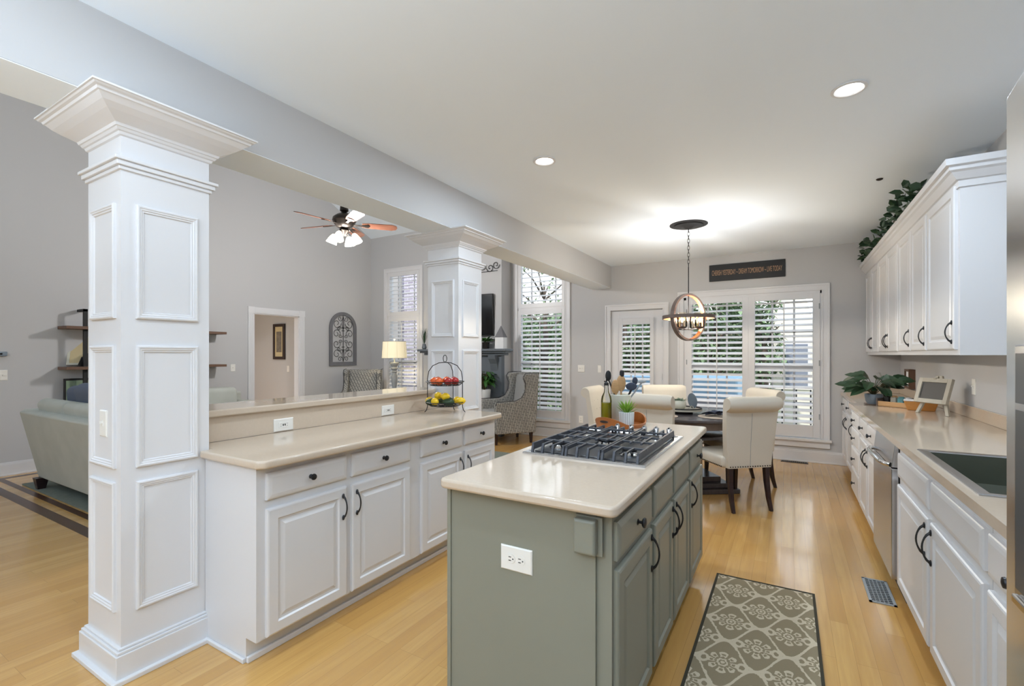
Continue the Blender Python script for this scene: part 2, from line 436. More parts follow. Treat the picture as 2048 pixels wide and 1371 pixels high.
def frame(axis, at, s0=0):
    """(u,v,w) -> world; axis '+x': plane x=at, u=+y, w=+x ; '-x': u=+y, w=-x ; '-y': u=+x, w=-y"""
    if axis == '+x': return Matrix(((0, 0, 1, at), (1, 0, 0, 0), (0, 1, 0, 0), (0, 0, 0, 1)))
    if axis == '-x': return Matrix(((0, 0, -1, at), (1, 0, 0, 0), (0, 1, 0, 0), (0, 0, 0, 1)))
    if axis == '-y': return Matrix(((1, 0, 0, 0), (0, 0, -1, at), (0, 1, 0, 0), (0, 0, 0, 1)))
DOORP = [(0, 0), (0, .013), (.004, .017), (.010, .019), (.050, .019), (.056, .011), (.066, .010), (.086, .017)]
DRAWP = [(0, 0), (0, .012), (.005, .016), (.016, .019)]
SLABP = [(0, 0), (0, .012), (.004, .015), (.010, .017), (.022, .019)]
def pull(u, v, F, parent, L=.115, m='pull', out=.030, name='handle'):
    mb = MB(); pts = []
    for i in range(11):
        t = i / 10; pts.append((u, v - L / 2 + L * t, .019 + out * math.sin(PI * t) ** .6))
    rr_ = [.0065, .0050, .0038, .0034, .0036, .0038, .0036, .0034, .0038, .0050, .0065]
    mb.tube(pts, rr_, 8, T=F)
    for sgn in (-1, 1):
        mb.ball((u, v + sgn * (L / 2 - .002), .0215), .0095, 10, 6, (.9, 1.5, .5), T=F)
    return build(name, mb, m, parent, smooth=True)
def knob(u, v, F, parent, m='pull', r=.0155):
    mb = MB(); T = F @ Matrix.Translation((u, v, .018))
    mb.lathe([(.011, 0), (.011, .002), (.005, .006), (.005, .014), (r * .75, .018), (r, .023), (r * .9, .028), (r * .4, .0305), (1e-4, .031)], seg=16, T=T)
    return build('knob', mb, m, parent, smooth=True)
def door(u0, v0, u1, v1, F, parent, m='cab', hu=None, hv=None, pm='pull', L=.115, name='door'):
    d = build(name, MB().nest(u0, v0, u1, v1, DOORP if name == 'door' else SLABP, F), m, parent)
    if hu is not None: pull(hu, hv, F, d, m=pm, L=L)
    return d
def drawer(u0, v0, u1, v1, F, parent, m='cab', kn=True, pm='pull', r=.0155):
    d = build('drawer' if kn else 'drawer_front', MB().nest(u0, v0, u1, v1, SLABP, F), m, parent)
    if kn: knob((u0 + u1) / 2, (v0 + v1) / 2, F, d, m=pm, r=r)
    return d

# ------------------------------------------------------------------ setting: floor, walls, ceilings
CEIL = 2.743; BY = 7.1; RX = 1.152; LX = -7.64; YB = -4.0
SOF0, SOF1, SOFZ = -2.37, -2.69, 2.41
struct('floor', MB().box(-10.5, YB, -.1, RX + .15, BY + .15, 0), 'floor')
struct('ceiling', MB().box(SOF0 - .02, YB, CEIL, RX + .15, BY + .15, CEIL + .12), 'ceil')
struct('wall_right', MB().box(RX, YB, 0, RX + .15, BY + .15, CEIL), 'wall')
# back wall with openings
holes = [(-2.372, -.02, -1.583, 2.048), (-1.27, .30, .375, 2.17), (-7.16, .3, -6.25, 3.08), (-4.04, .3, -3.13, 3.08)]
def wall_with_holes(x0, x1, z0, z1, y0, y1, hs):
    mb = MB(); xs = sorted(set([x0, x1] + [h[0] for h in hs] + [h[2] for h in hs]))
    for a, b_ in zip(xs, xs[1:]):
        zs = [(z0, z1)]
        for h in hs:
            if h[0] <= a + 1e-6 and h[2] >= b_ - 1e-6:
                zs = [(z0, h[1]), (h[3], z1)]
        for q0, q1 in zs:
            if q1 - q0 > .001: mb.box(a, y0, q0, b_, y1, q1)
    return mb
struct('wall_back', wall_with_holes(-10.5, RX, 0, 3.9, BY, BY + .15, holes), 'wall')
struct('wall_rear', wall_with_holes(LX - .12, RX + .15, 0, 3.9, YB - .15, YB, [(-6.4, .9, -4.6, 2.3)]), 'wall')
# left wall with cased opening
mb = MB()
OP0, OP1, OPZ = 4.56, 5.40, 2.06
mb.box(LX - .12, YB, 0, LX, OP0, 6.2).box(LX - .12, OP1, 0, LX, BY, 6.2).box(LX - .12, OP0, OPZ, LX, OP1, 6.2)
struct('wall_left', mb, 'wall')
# hall beyond the opening
struct('wall_hall', MB().box(-9.6, 5.62, 0, LX - .12, 5.7, 2.75), 'wall')
struct('wall_hall_end', MB().box(-9.7, 3.4, 0, -9.55, 5.7, 2.75), 'wall')
struct('ceiling_hall', MB().box(-9.7, 3.2, 2.6, LX - .12, 5.7, 2.7), 'ceil')
# beam over the bar
struct('beam', MB().box(SOF1, YB, SOFZ, SOF0, BY, CEIL + .1).box(SOF1, YB, CEIL + .1, SOF1 + .1, BY, 5.9), 'wall')
bpy.data.objects['beam'].name = 'wall_beam'
struct('trim_soffit', MB().box(SOF1 + .002, YB, SOFZ - .004, SOF0 - .002, BY, SOFZ - .0005), 'ceil')
# vaulted family-room ceiling: low at the window wall, rising toward the camera
mb = MB(); T_ = .1
z0 = 3.83; z1 = z0 + .48 * (BY - 3.4)
mb.prism([(BY + .1, z0 - .05), (3.4, z1), (3.4, z1 + T_), (BY + .1, z0 + T_)], LX - .2, SOF1 + .1, 'x')
mb.prism([(3.4, z1), (-.4, z0), (-.4, z0 + T_), (3.4, z1 + T_)], LX - .2, SOF1 + .1, 'x')
mb.box(LX - .2, YB, z0, SOF1 + .1, -.4, z0 + T_)
struct('ceiling_family', mb, 'ceil')
# baseboards
def baseb(name, x0, y0, x1, y1, hgt=.15, t=.016):
    mb = MB()
    if abs(x1 - x0) > abs(y1 - y0):
        mb.box(x0, y0 - t, 0, x1, y0, hgt - .02).box(x0, y0 - t * .6, hgt - .02, x1, y0, hgt).box(x0, y0 - t - .012, 0, x1, y0 - t, .018)
    else:
        mb.box(x0, y0, 0, x0 + t, y1, hgt - .02).box(x0, y0, hgt - .02, x0 + t * .6, y1, hgt).box(x0 + t, y0, 0, x0 + t + .012, y1, .018)
    return struct(name, mb, 'trim', bevel=.002)
baseb('baseboard_back', -1.50, BY, 1.1, BY)
baseb('baseboard_back_family', -4.15, BY, -2.47, BY)
baseb('baseboard_left', LX, YB, LX, OP0 - .1)
baseb('baseboard_left_far', LX, OP1 + .1, LX, BY)
# dark inlay bands in the family-room floor
for i, (ya, yb) in enumerate(((1.43, 1.515), (1.585, 1.64))):
    struct('trim_floor_inlay_%d' % (i + 1), MB().box(-7.45, ya, 0, -2.9, yb, .0012), 'oak2')
struct('trim_floor_inlay_3', MB().box(-7.53, 1.43, 0, -7.45, 6.9, .0012), 'oak2')
# casing of the hall opening
mb = MB(); t_ = .02; cw = .10
mb.box(LX, OP0 - cw, 0, LX + t_, OP0, OPZ).box(LX, OP1, 0, LX + t_, OP1 + cw, OPZ)
mb.box(LX, OP0, OPZ, LX + t_, OP1, OPZ + cw)
for yy in (OP0 - cw, OP1): mb.box(LX, yy - .004, OPZ, LX + t_ + .008, yy + cw + .004, OPZ + cw + .006)
for k in range(3):
    q = .02 + k * .025
    mb.box(LX + t_, OP0 - cw + q, 0, LX + t_ + .004, OP0 - cw + q + .012, OPZ - .01).box(LX + t_, OP1 + q, 0, LX + t_ + .004, OP1 + q + .012, OPZ - .01)
    mb.box(LX + t_, OP0 + .01, OPZ + q, LX + t_ + .004, OP1 - .01, OPZ + q + .012)
mb.box(LX - .12, OP0 - .001, 0, LX, OP0 + .015, OPZ).box(LX - .12, OP1 - .015, 0, LX, OP1 + .001, OPZ).box(LX - .12, OP0, OPZ - .015, LX, OP1, OPZ + .001)
struct('trim_hall_opening', mb, 'trim')
d = sroot('door_2', (-9.55, 5.3, 0))
build('door_casing', MB().box(-9.55, 4.5, 0, -9.52, 4.6, 2.1).box(-9.55, 5.45, 0, -9.52, 5.55, 2.1).box(-9.55, 4.5, 2.03, -9.52, 5.55, 2.13), 'trim', d)
build('door_panel', MB().box(-9.55, 4.6, 0, -9.53, 5.45, 2.03), 'trim', d)

# ------------------------------------------------------------------ windows and the patio door
def louvers(x0, x1, z0, z1, y, n_, tilt, depth=.089, th=.008):
    mb = MB()
    for i in range(n_):
        zc = z0 + (i + .5) * (z1 - z0) / n_
        T = Matrix.Translation((0, y, zc)) @ Matrix.Rotation(tilt, 4, 'X')
        mb.prism([(-depth / 2, 0), (-depth * .2, th / 2), (depth * .2, th / 2), (depth / 2, 0), (depth * .2, -th / 2), (-depth * .2, -th / 2)], x0, x1, 'x', T)
    return mb
def ring(mb, x0, z0, x1, z1, wd, y0, y1, wt=None, wb=None):
    wt = wd if wt is None else wt; wb = wd if wb is None else wb
    mb.box(x0, y0, z0, x0 + wd, y1, z1).box(x1 - wd, y0, z0, x1, y1, z1)
    mb.box(x0 + wd, y0, z1 - wt, x1 - wd, y1, z1).box(x0 + wd, y0, z0, x1 - wd, y1, z0 + wb)
    return mb
def casing(mb, x0, z0, x1, z1, wd, y, bottom=False):
    for a_, b_, t1, t0_ in ((0, wd, .018, 0), (.0004, .022, .030, .0176), (wd - .014, wd - .0004, .024, .0176)):
        mb.box(x0 + a_, y - t1, z0, x0 + b_, y - t0_, z1 - b_).box(x1 - b_, y - t1, z0, x1 - a_, y - t0_, z1 - b_)
        mb.box(x0 + a_, y - t1, z1 - b_, x1 - a_, y - t0_, z1 - a_)
    return mb
# kitchen double window
W = sroot('window_1', (-.45, BY, .3))
mb = casing(MB(), -1.372, .30, .457, 2.27, .085, BY)
mb.box(-1.39, BY - .05, .27, .475, BY, .30).box(-1.372, BY - .022, .19, .457, BY, .27)
mb.box(-1.372, BY - .034, .255, .457, BY, .27)
build('casing', mb, 'trim', W, bevel=.002)
mb = MB()
mb.box(-1.285, BY - .01, .30, -1.255, BY + .15, 2.185).box(.355, BY - .01, .30, .385, BY + .15, 2.185).box(-1.285, BY - .01, 2.15, .385, BY + .15, 2.185).box(-1.285, BY - .01, .28, .385, BY + .15, .305)
mb.box(-.475, BY + .03, .3, -.435, BY + .15, 2.16)
build('window_frame', mb, 'trim', W)
ZL0, ZL1 = .475, 2.085
for side, (a, b_, n1) in enumerate(((-1.255, -.455, 22), (-.455, .355, 22))):
    sh = build('shutter_frame', ring(MB(), a, .315, b_, 2.15, .075, BY - .02, BY + .012, .065, .155), 'trim', W, bevel=.002)
    lv = louvers(a + .077, b_ - .077, ZL0, ZL1, BY - .004, n1, math.radians(22))
    build('louvers', lv, 'louver', sh)
    xc = (a + b_) / 2 + .01
    build('tilt_rod', MB().box(xc - .006, BY - .058, ZL0 + .03, xc + .006, BY - .046, ZL1 - .03), 'trim', sh)
    for zz in (.55, 1.23, 1.95):
        hx = (a + .002) if side == 0 else (b_ - .014)
        build('hinge', MB().box(hx, BY - .0285, zz, hx + .012, BY - .0205, zz + .07), 'lampb', sh)
    # sash behind: meeting rail and muntins
    mb = ring(MB(), a + .03, .305, b_ - .03, 2.15, .045, BY + .075, BY + .115)
    mb.box(a + .03, BY + .07, 1.17, b_ - .03, BY + .12, 1.245)
    for q in (1 / 3, 2 / 3):
        xx = a + .03 + (b_ - a - .06) * q; mb.box(xx - .011, BY + .085, .31, xx + .011, BY + .105, 2.15)
    mb.box(a + .03, BY + .085, 1.66, b_ - .03, BY + .105, 1.682).box(a + .03, BY + .085, .73, b_ - .03, BY + .105, .752)
    build('sash', mb, 'trim', W)
    build('window_pane', MB().box(a + .06, BY + .093, .33, b_ - .06, BY + .097, 2.12), 'glass', W)
# patio door
D = sroot('door_1', (-1.98, BY, 0))
build('door_casing', casing(MB(), -2.462, 0, -1.496, 2.14, .088, BY), 'trim', D, bevel=.002)
build('door_jamb', MB().box(-2.38, BY, 0, -2.366, BY + .15, 2.06).box(-1.592, BY, 0, -1.578, BY + .15, 2.06).box(-2.38, BY, 2.044, -1.578, BY + .15, 2.06), 'trim', D)
build('door_slab', ring(MB(), -2.364, .01, -1.594, 2.04, .125, BY + .015, BY + .055, .13, .28), 'trim', D, bevel=.002)
build('door_pane', MB().box(-2.24, BY + .034, .28, -1.718, BY + .038, 1.92), 'glass', D)
sh = build('shutter_frame', ring(MB(), -2.245, .26, -1.715, 1.93, .055, BY - .016, BY + .012, .10, .12), 'trim', D, bevel=.003)
build('louvers', louvers(-2.19, -1.77, .40, 1.82, BY - .002, 20, math.radians(21)), 'louver', sh)
build('tilt_rod', MB().box(-1.99, BY - .056, .43, -1.978, BY - .044, 1.79), 'trim', sh)
mb = MB()
for q in (1 / 3, 2 / 3):
    xx = -2.24 + .522 * q; mb.box(xx - .01, BY + .03, .28, xx + .01, BY + .044, 1.92)
for zz in (.68, 1.08, 1.5): mb.box(-2.24, BY + .03, zz, -1.718, BY + .044, zz + .02)
build('muntins', mb, 'trim', D)
for zz in (.25, 1.0, 1.78): build('hinge', MB().box(-1.592, BY - .004, zz, -1.578, BY + .012, zz + .09), 'lampb', D)
build('door_knob', MB().ball((-2.315, BY - .04, .94), .027, sc=(1, .9, 1)).lathe([(.03, 0), (.012, .01), (.012, .05)], T=Matrix.Translation((-2.315, BY + .014, .94)) @ Matrix.Rotation(PI / 2, 4, 'X')), 'brass', D, smooth=True)
# two tall family-room windows
def tall_window(name, x0, x1):
    W = sroot(name, ((x0 + x1) / 2, BY, .0))
    mb = casing(MB(), x0, .30, x1, 3.14, .085, BY)
    mb.box(x0 - .01, BY - .05, .255, x1 + .01, BY, .30).box(x0, BY - .02, .16, x1, BY, .255)
    build('casing', mb, 'trim', W, bevel=.002)
    a, b_ = x0 + .085, x1 - .085
    mb = MB()
    mb.box(a - .01, BY - .01, .30, a + .012, BY + .15, 3.06).box(b_ - .012, BY - .01, .30, b_ + .01, BY + .15, 3.06)
    mb.box(a - .01, BY - .01, 3.04, b_ + .01, BY + .15, 3.07).box(a - .01, BY - .01, 2.125, b_ + .01, BY + .15, 2.17)
    build('window_frame', mb, 'trim', W)
    a += .012; b_ -= .012
    for (zb, zt, nn, tl, rb) in ((.31, 2.125, 21, -8, .13), (2.17, 3.04, 9, 62, .075)):
        sh = build('shutter_frame', ring(MB(), a, zb, b_, zt, .055, BY - .016, BY + .012, .07, rb), 'trim', W, bevel=.002)
        tl = 26 if zb < 1 else 24
        build('louvers', louvers(a + .057, b_ - .057, zb + rb, zt - .07, BY - .002, nn, math.radians(tl)), 'louver', sh)
        xc = (a + b_) / 2
        build('tilt_rod', MB().box(xc - .006, BY - .056, zb + .15, xc + .006, BY - .044, zt - .1), 'trim', sh)
    mb = MB()
    mb.box(a + .2, BY + .08, .3, a + .22, BY + .1, 3.04).box(b_ - .22, BY + .08, .3, b_ - .2, BY + .1, 3.04).box(a, BY + .08, 1.2, b_, BY + .11, 1.25)
    build('muntins', mb, 'trim', W)
    build('window_pane', MB().box(a, BY + .088, .3, b_, BY + .092, 3.04), 'glass', W)
tall_window('window_2', -4.125, -3.055)
tall_window('window_3', -7.23, -6.19)

# ------------------------------------------------------------------ columns
def column(name, label, x0, x1, y0, y1, ztop, ext, panels=True, base=True):
    """ext = capital projection (left, right, near, far)"""
    c = thing(name, label, 'column', ((x0 + x1) / 2, (y0 + y1) / 2, 0))
    build('shaft', MB().box(x0, y0, 0, x1, y1, ztop), 'trim', c)
    mb = MB()
    prof = [(0, 2.292), (.05, 2.296), (.08, 2.306), (.12, 2.309), (.16, 2.318), (.19, 2.320), (.22, 2.330), (.36, 2.341), (.52, 2.353), (.68, 2.368), (.80, 2.384), (.84, 2.386), (.87, 2.394), (.93, 2.397), (.96, 2.402), (1.0, 2.403), (1.0, ztop)]
    vs = []; fs = []
    for k, z in prof:
        vs += [(x0 - ext[0] * k, y0 - ext[2] * k, z), (x1 + ext[1] * k, y0 - ext[2] * k, z), (x1 + ext[1] * k, y1 + ext[3] * k, z), (x0 - ext[0] * k, y1 + ext[3] * k, z)]
    for j in range(len(prof) - 1):
        for k in range(4): fs.append((4 * j + k, 4 * j + (k + 1) % 4, 4 * j + 4 + (k + 1) % 4, 4 * j + 4 + k))
    fs.append((0, 1, 2, 3)); q = 4 * (len(prof) - 1); fs.append((q, q + 1, q + 2, q + 3))
    mb.add(vs, fs)
    build('capital', mb, 'trim', c)
    mb = MB()
    for e, za, zb in ((.010, 2.150, 2.166), (.020, 2.166, 2.186), (.030, 2.186, 2.200)): mb.box(x0 - e, y0 - e, za, x1 + e, y1 + e, zb)
    build('neck_moulding', mb, 'trim', c, bevel=.003)
    P = [(0, 0), (0, .010), (.005, .013), (.010, .013), (.013, .010), (.018, .010), (.022, .006), (.027, .006), (.030, 0)]
    for za, zb in ((1.525, 2.015), (.885, 1.41), (.275, .825)):
        for F, a_, b_ in ((frame('+x', x1), y0 + .052, y1 - .052), (frame('-y', y0), x0 + .045, x1 - .045)):
            build('panel_moulding', MB().nest(a_, za, b_, zb, P, F, cap=False), 'trim', c)
    if base:
        mb = MB()
        for e, za, zb in ((.026, 0, .115), (.020, .115, .128), (.012, .128, .138), (.046, 0, .020)): mb.box(x0 - e, y0 - e, za, x1 + e, y1 + (e if e < .03 else 0), zb)
        build('base', mb, 'trim', c, bevel=.003)
    return c
COL1 = (-2.757, -2.42, .874, 1.223)
column('column', 'white panelled square column at the left end of the bar, nearest the camera', *COL1, SOFZ, (.10, .19, .155, .13))
column('column', 'white panelled square column at the far end of the bar behind the fruit stand', -2.757, -2.42, 3.226, 3.575, SOFZ, (.13, .19, .16, .13))
# faint switch on the column's left face
build_sw = None

# ------------------------------------------------------------------ plates: outlets and switches
def outlet(label, F, u, v, wd=.115, hg=.07, horiz=True, kind='duplex', cat='outlet', m='plastic', name='outlet', group=None):
    t = thing(name, label, cat, tuple(F @ Vector((u, v, 0))), group=group)
    build('cover_plate', MB().nest(u - wd / 2, v - hg / 2, u + wd / 2, v + hg / 2, [(0, 0), (0, .003), (.004, .006)], F), m, t)
    if kind == 'duplex':
        for sg in (-1, 1):
            uu, vv_ = (u + sg * .0195, v) if horiz else (u, v + sg * .0195)
            mb = MB(); mb.lathe([(.0165, .005), (.0165, .0075), (1e-4, .0078)], seg=20, T=F @ Matrix.Translation((uu, vv_, 0)))
            build('receptacle', mb, m, t, smooth=True)
            mb = MB()
            for q in (-.006, .006):
                if horiz: mb.box(uu - .009, vv_ + q - .0012, .0078, uu + .001, vv_ + q + .0012, .0084, F)
                else: mb.box(uu + q - .0012, vv_ - .001, .0078, uu + q + .0012, vv_ + .009, .0084, F)
            if horiz: mb.box(uu + .006, vv_ - .002, .0078, uu + .0105, vv_ + .002, .0084, F)
            else: mb.box(uu - .002, vv_ - .0105, .0078, uu + .002, vv_ - .006, .0084, F)
            build('slots', mb, 'blackm', t)
    elif kind == 'gfci':
        mb = MB(); mb.box(u - .034, v - .0165, .005, u + .034, v + .0165, .0075, F); build('receptacle', mb, m, t, bevel=.001)
        mb = MB()
        for sg in (-1, 1):
            mb.box(u + sg * .02 - .004, v - .007, .0075, u + sg * .02 + .004, v - .0055, .0082, F).box(u + sg * .02 - .004, v + .0055, .0075, u + sg * .02 + .004, v + .007, .0082, F)
            mb.box(u + sg * .006 - .003, v - .006, .0075, u + sg * .006 + .003, v + .006, .0085, F)
        build('slots', mb, 'blackm', t)
    else:
        for k in range(kind):
            uu = u + (k - (kind - 1) / 2) * .046
            build('toggle', MB().box(uu - .005, v - .012, .005, uu + .005, v + .012, .008, F).box(uu - .004, v, .006, uu + .004, v + .01, .017, F), m, t)
    return t
FB = frame('-y', BY)
outlet('double light switch plate on the grey wall left of the patio door casing', FB, -2.868, 1.148, .115, .115, kind=2, cat='switch', name='light_switch')
outlet('small light switch tight against the left casing of the patio door', FB, -2.560, 1.145, .055, .115, kind=1, cat='switch', name='light_switch')
outlet('white outlet low on the wall behind the leftmost dining chair', FB, -2.872, .33, .07, .115, horiz=False)
FL = Matrix(((0, 0, 1, LX), (1, 0, 0, 0), (0, 1, 0, 0), (0, 0, 0, 1)))
outlet('light switch on the wall left of the hall opening beneath the shelf end', FL, 4.22, 1.16, .075, .115, kind=1, cat='switch', name='light_switch')
outlet('light switch inside the hall below the framed picture', frame('-y', 5.62), -8.28, 1.10, .07, .12, kind=1, cat='switch', name='light_switch')
outlet('light switch plate at the photo left edge beyond the sofa', FL, 1.67, 1.14, .075, .115, kind=1, cat='switch', name='light_switch')
t = thing('thermostat', 'small grey thermostat on the far left wall above a switch plate', 'thermostat', (LX, 1.66, 1.36))
build('housing', MB().box(LX, 1.56, 1.355, LX + .03, 1.70, 1.405), 'galv', t, bevel=.004); build('screen', MB().box(LX + .03, 1.59, 1.37, LX + .033, 1.66, 1.39), 'black', t)
FR = frame('-x', RX)
outlet('white switch plate on the right wall just beyond the refrigerator', FR, 4.57, 1.14, .07, .115, kind=1, cat='switch', name='light_switch')
outlet('white outlet plate on the right wall behind the chalkboard easel', FR, 5.45, 1.12, .07, .115, horiz=False)
outlet('light switch on the left face of the nearest column at mid height', frame('-y', .874), -2.585, 1.07, .07, .115, kind=1, cat='switch', name='light_switch')

# ------------------------------------------------------------------ peninsula
mb = MB().box(-2.72, 1.223, 0, -2.60, 3.226, 1.045); struct('wall_bar', mb, 'wall')
tag(build('backsplash', MB().box(-2.60, 1.222, .914, -2.588, 3.226, 1.045), 'counter'), 'tan solid backsplash between the peninsula counter and the raised bar', 'backsplash')
tag(build('side_splash', MB().prism([(-2.586, .914), (-2.43, .914), (-2.43, .935), (-2.5, .965), (-2.586, 1.04)], 3.214, 3.2255, 'y'), 'counter'), 'low tan side splash curving down against the far column', 'backsplash')
mb = MB().prism([(-2.93, 1.24), (-2.555, 1.24), (-2.555, 3.14), (-2.62, 3.222), (-2.93, 3.222)], 1.045, 1.078, 'z')
mb = MB().prism([(-2.93, 1.226), (-2.56, 1.226), (-2.56, 3.06), (-2.64, 3.20), (-2.93, 3.222)], 1.046, 1.082, 'z')
tag(build('bar_top', mb, 'counter', bevel=.008, bseg=3), 'raised tan bar ledge running between the two white columns', 'bar')
mb = MB().prism([(-2.587, 1.225), (-2.41, 1.225), (-2.41, 1.175), (-1.955, 1.175), (-1.925, 1.205), (-1.925, 3.12), (-1.96, 3.17), (-2.41, 3.17), (-2.41, 3.224), (-2.587, 3.224)], .878, .914, 'z')
tag(build('worktop', mb, 'counter', bevel=.009, bseg=3), 'tan solid surface worktop of the white peninsula holding the fruit stand', 'worktop')
PF = -2.0; F = frame('+x', PF)
units = ((1.205, 2.213, [(1.245, 1.682), (1.716, 2.16)]), (2.213, 3.14, [(2.262, 2.69), (2.725, 3.115)]))
labs = ('white peninsula base cabinet nearest the panelled column, two drawers over two doors', 'white peninsula base cabinet at the far end beneath the fruit stand')
for (ya, yb, ds), lb in zip(units, labs):
    c = thing('base_cabinet', lb, 'cabinet', ((-2.3), (ya + yb) / 2, 0))
    mb = MB().box(-2.585, max(ya, 1.226), .11, PF, yb, .876).box(-2.585, max(ya, 1.226), 0, PF - .078, yb, .11)
    if ya < 2: mb.box(-2.417, ya, .11, PF, 1.226, .876).box(-2.417, ya, 0, PF - .078, 1.226, .11)
    build('body', mb, 'cab', c)
    if ya < 2: build('shoe_moulding', MB().box(-2.40, ya - .014, 0, PF - .078, ya, .022), 'trim', c, bevel=.004)
    build('toe_moulding', MB().box(PF - .078, ya, 0, PF - .062, yb, .028), 'trim', c, bevel=.004)
    for k, (a, b_) in enumerate(ds):
        drawer(a, .725, b_, .845, F, c)
        hu = (b_ - .028) if k == 0 else (a + .028)
        door(a, .118, b_, .685, F, c, hu=hu, hv=.585)
FX = frame('+x', -2.588)
outlet('white outlet on the tan backsplash nearer the left column', FX, 1.725, .955, .125, .074, kind='gfci')
outlet('white outlet on the tan backsplash nearer the fruit stand', FX, 2.572, .955, .125, .074, kind='gfci')

# ------------------------------------------------------------------ island
IX = -.475; F = frame('+x', IX)
c = thing('island_cabinet', 'sage grey island cabinet with panelled doors under a cream worktop', 'cabinet', (-.79, 2.3, 0))
mb = MB().box(-1.105, 1.43, 0, IX, 3.16, .876)
build('body', MB().box(-1.105, 1.43, .0, IX - .075, 3.16, .11).box(-1.105, 1.43, .11, IX, 3.16, .876), 'sage', c)
build('end_panel', MB().box(-1.098, 1.418, 0, IX - .05, 1.43, .872), 'sage', c)
build('corner_stile', MB().box(-1.113, 1.412, 0, -1.096, 1.446, .874), 'sage', c, bevel=.002)
build('shoe_moulding', MB().box(IX - .075, 1.43, 0, IX - .06, 3.16, .03), 'sage', c, bevel=.004)
cols = ((1.445, 1.872, True), (1.915, 2.262, False), (2.298, 2.672, False), (2.712, 3.13, True))
for k, (a, b_, kn) in enumerate(cols):
    drawer(a, .718, b_, .842, F, c, 'sage', kn, 'iron', .0185)
    hu = (b_ - .022) if k in (0, 1, ) else (a + .022)
    if k == 3: hu = a + .022
    door(a, .118, b_, .688, F, c, 'sage', hu=hu, hv=.60, pm='iron', L=.125)
mb = MB()
x0, x1, y0, y1, r = -1.118, -.44, 1.362, 3.205, .03
poly = []
for cx_, cy_, a0 in ((x1 - r, y0 + r, -90), (x1 - r, y1 - r, 0), (x0 + r, y1 - r, 90), (x0 + r, y0 + r, 180)):
    for k in range(5):
        a_ = math.radians(a0 + k * 22.5); poly.append((cx_ + r * math.cos(a_), cy_ + r * math.sin(a_)))
mb.prism(poly, .878, .914, 'z')
tag(build('worktop', mb, 'counter', bevel=.010, bseg=3), 'cream solid surface worktop of the grey island around the gas cooktop', 'worktop')
FY = frame('-y', 1.418)
outlet('cream horizontal double outlet on the grey end panel of the island', FY, -.812, .660, .125, .085)
t = thing('outlet_box', 'grey painted electrical box at the top corner of the island end', 'outlet box', (-.545, 1.418, .75))
build('back_plate', MB().box(-.590, .735, 0, -.500, .858, .006, FY), 'sage', t, bevel=.002)
build('cover', MB().nest(-.587, .742, -.515, .852, [(0, .006), (0, .03), (.006, .036)], FY), 'sage', t, bevel=.003)

# ------------------------------------------------------------------ gas cooktop
ct = thing('cooktop', 'stainless gas cooktop with black grates set in the island', 'cooktop', (-.775, 2.32, .914))
CX0, CX1, CY0, CY1 = -1.06, -.495, 1.905, 2.705
build('tray', MB().nest(CX0, CY0, CX1, CY1, [(0, 0), (0, .006), (.004, .009), (.018, .009), (.024, .004)], Matrix.Translation((0, 0, .914))), 'steel', ct)
build('dark_tray_sheet', MB().box(CX0 + .035, CY0 + .055, .9185, CX1 - .035, CY1 - .085, .9215), 'recess', ct, bevel=.001)  # dark sheet added on the steel tray for the darkness under the grates
gx0, gx1, gy0, gy1 = CX0 + .03, CX1 - .03, CY0 + .03, CY1 - .075
NP = 12
for sct in range(3):
    a = gx0 + (gx1 - gx0) * sct / 3 + .002; b_ = gx0 + (gx1 - gx0) * (sct + 1) / 3 - .002
    mb = MB(); z1_ = .962; hh = .010
    def bar(xa, ya, xb, yb, wd=.0045):
        dx, dy = xb - xa, yb - ya; L = math.hypot(dx, dy); nx, ny = -dy / L * wd, dx / L * wd
        mb.prism([(xa + nx, ya + ny), (xb + nx, yb + ny), (xb - nx, yb - ny), (xa - nx, ya - ny)], z1_ - hh, z1_, 'z')
    n4 = 3
    for q in range(n4 + 1):
        xx = a + .006 + (b_ - a - .012) * q / n4
        side_ = q in (0, n4)
        if side_:
            mb.box(xx - .0045, gy0, .93 if (sct == 2 and q == n4) or (sct == 0 and q == 0) else .945, xx + .0045, gy1, z1_)
        else:
            bar(xx, gy0 + .01, xx, gy0 + .135); bar(xx, gy1 - .135, xx, gy1 - .01); bar(xx, gy0 + .24, xx, gy1 - .24)
        for yy, sg in ((gy0, 1), (gy1, -1)):
            mb.prism([(yy - sg * .012, .918), (yy + sg * .004, .918), (yy + sg * .012, z1_ - .008), (yy + sg * .024, z1_ - .004), (yy + sg * .02, z1_), (yy + sg * .004, z1_)], xx - .0055, xx + .0055, 'x')
    for q in (.17, .40, .60, .83):
        yy = gy0 + (gy1 - gy0) * q; bar(a, yy, b_, yy)
    build('grate', mb, 'grate', ct, bevel=.0015)
for bx, by, br in ((-.95, 2.08, .04), (-.95, 2.47, .035), (-.777, 2.275, .055), (-.61, 2.08, .035), (-.61, 2.47, .042)):
    bn = build('burner', MB().lathe([(br + .012, .918 + .0), (br + .012, .926), (br, .932), (br * .9, .94)], (bx, by, 0), 24), 'steel2', ct, smooth=True)
    build('burner_cap', MB().lathe([(br * .92, .94), (br * .92, .947), (br * .8, .950), (1e-4, .951)], (bx, by, 0), 24), 'blackm', bn, smooth=True)
for kx in (-.848, -.768, -.694, -.628, -.559):
    build('control_knob', MB().lathe([(.017, .919), (.017, .925), (.014, .931), (.0145, .962), (.012, .966), (1e-4, .9665)], (kx, 2.655, 0), 18).box(kx - .004, 2.641, .955, kx + .004, 2.669, .972), 'steel2', ct, smooth=True)

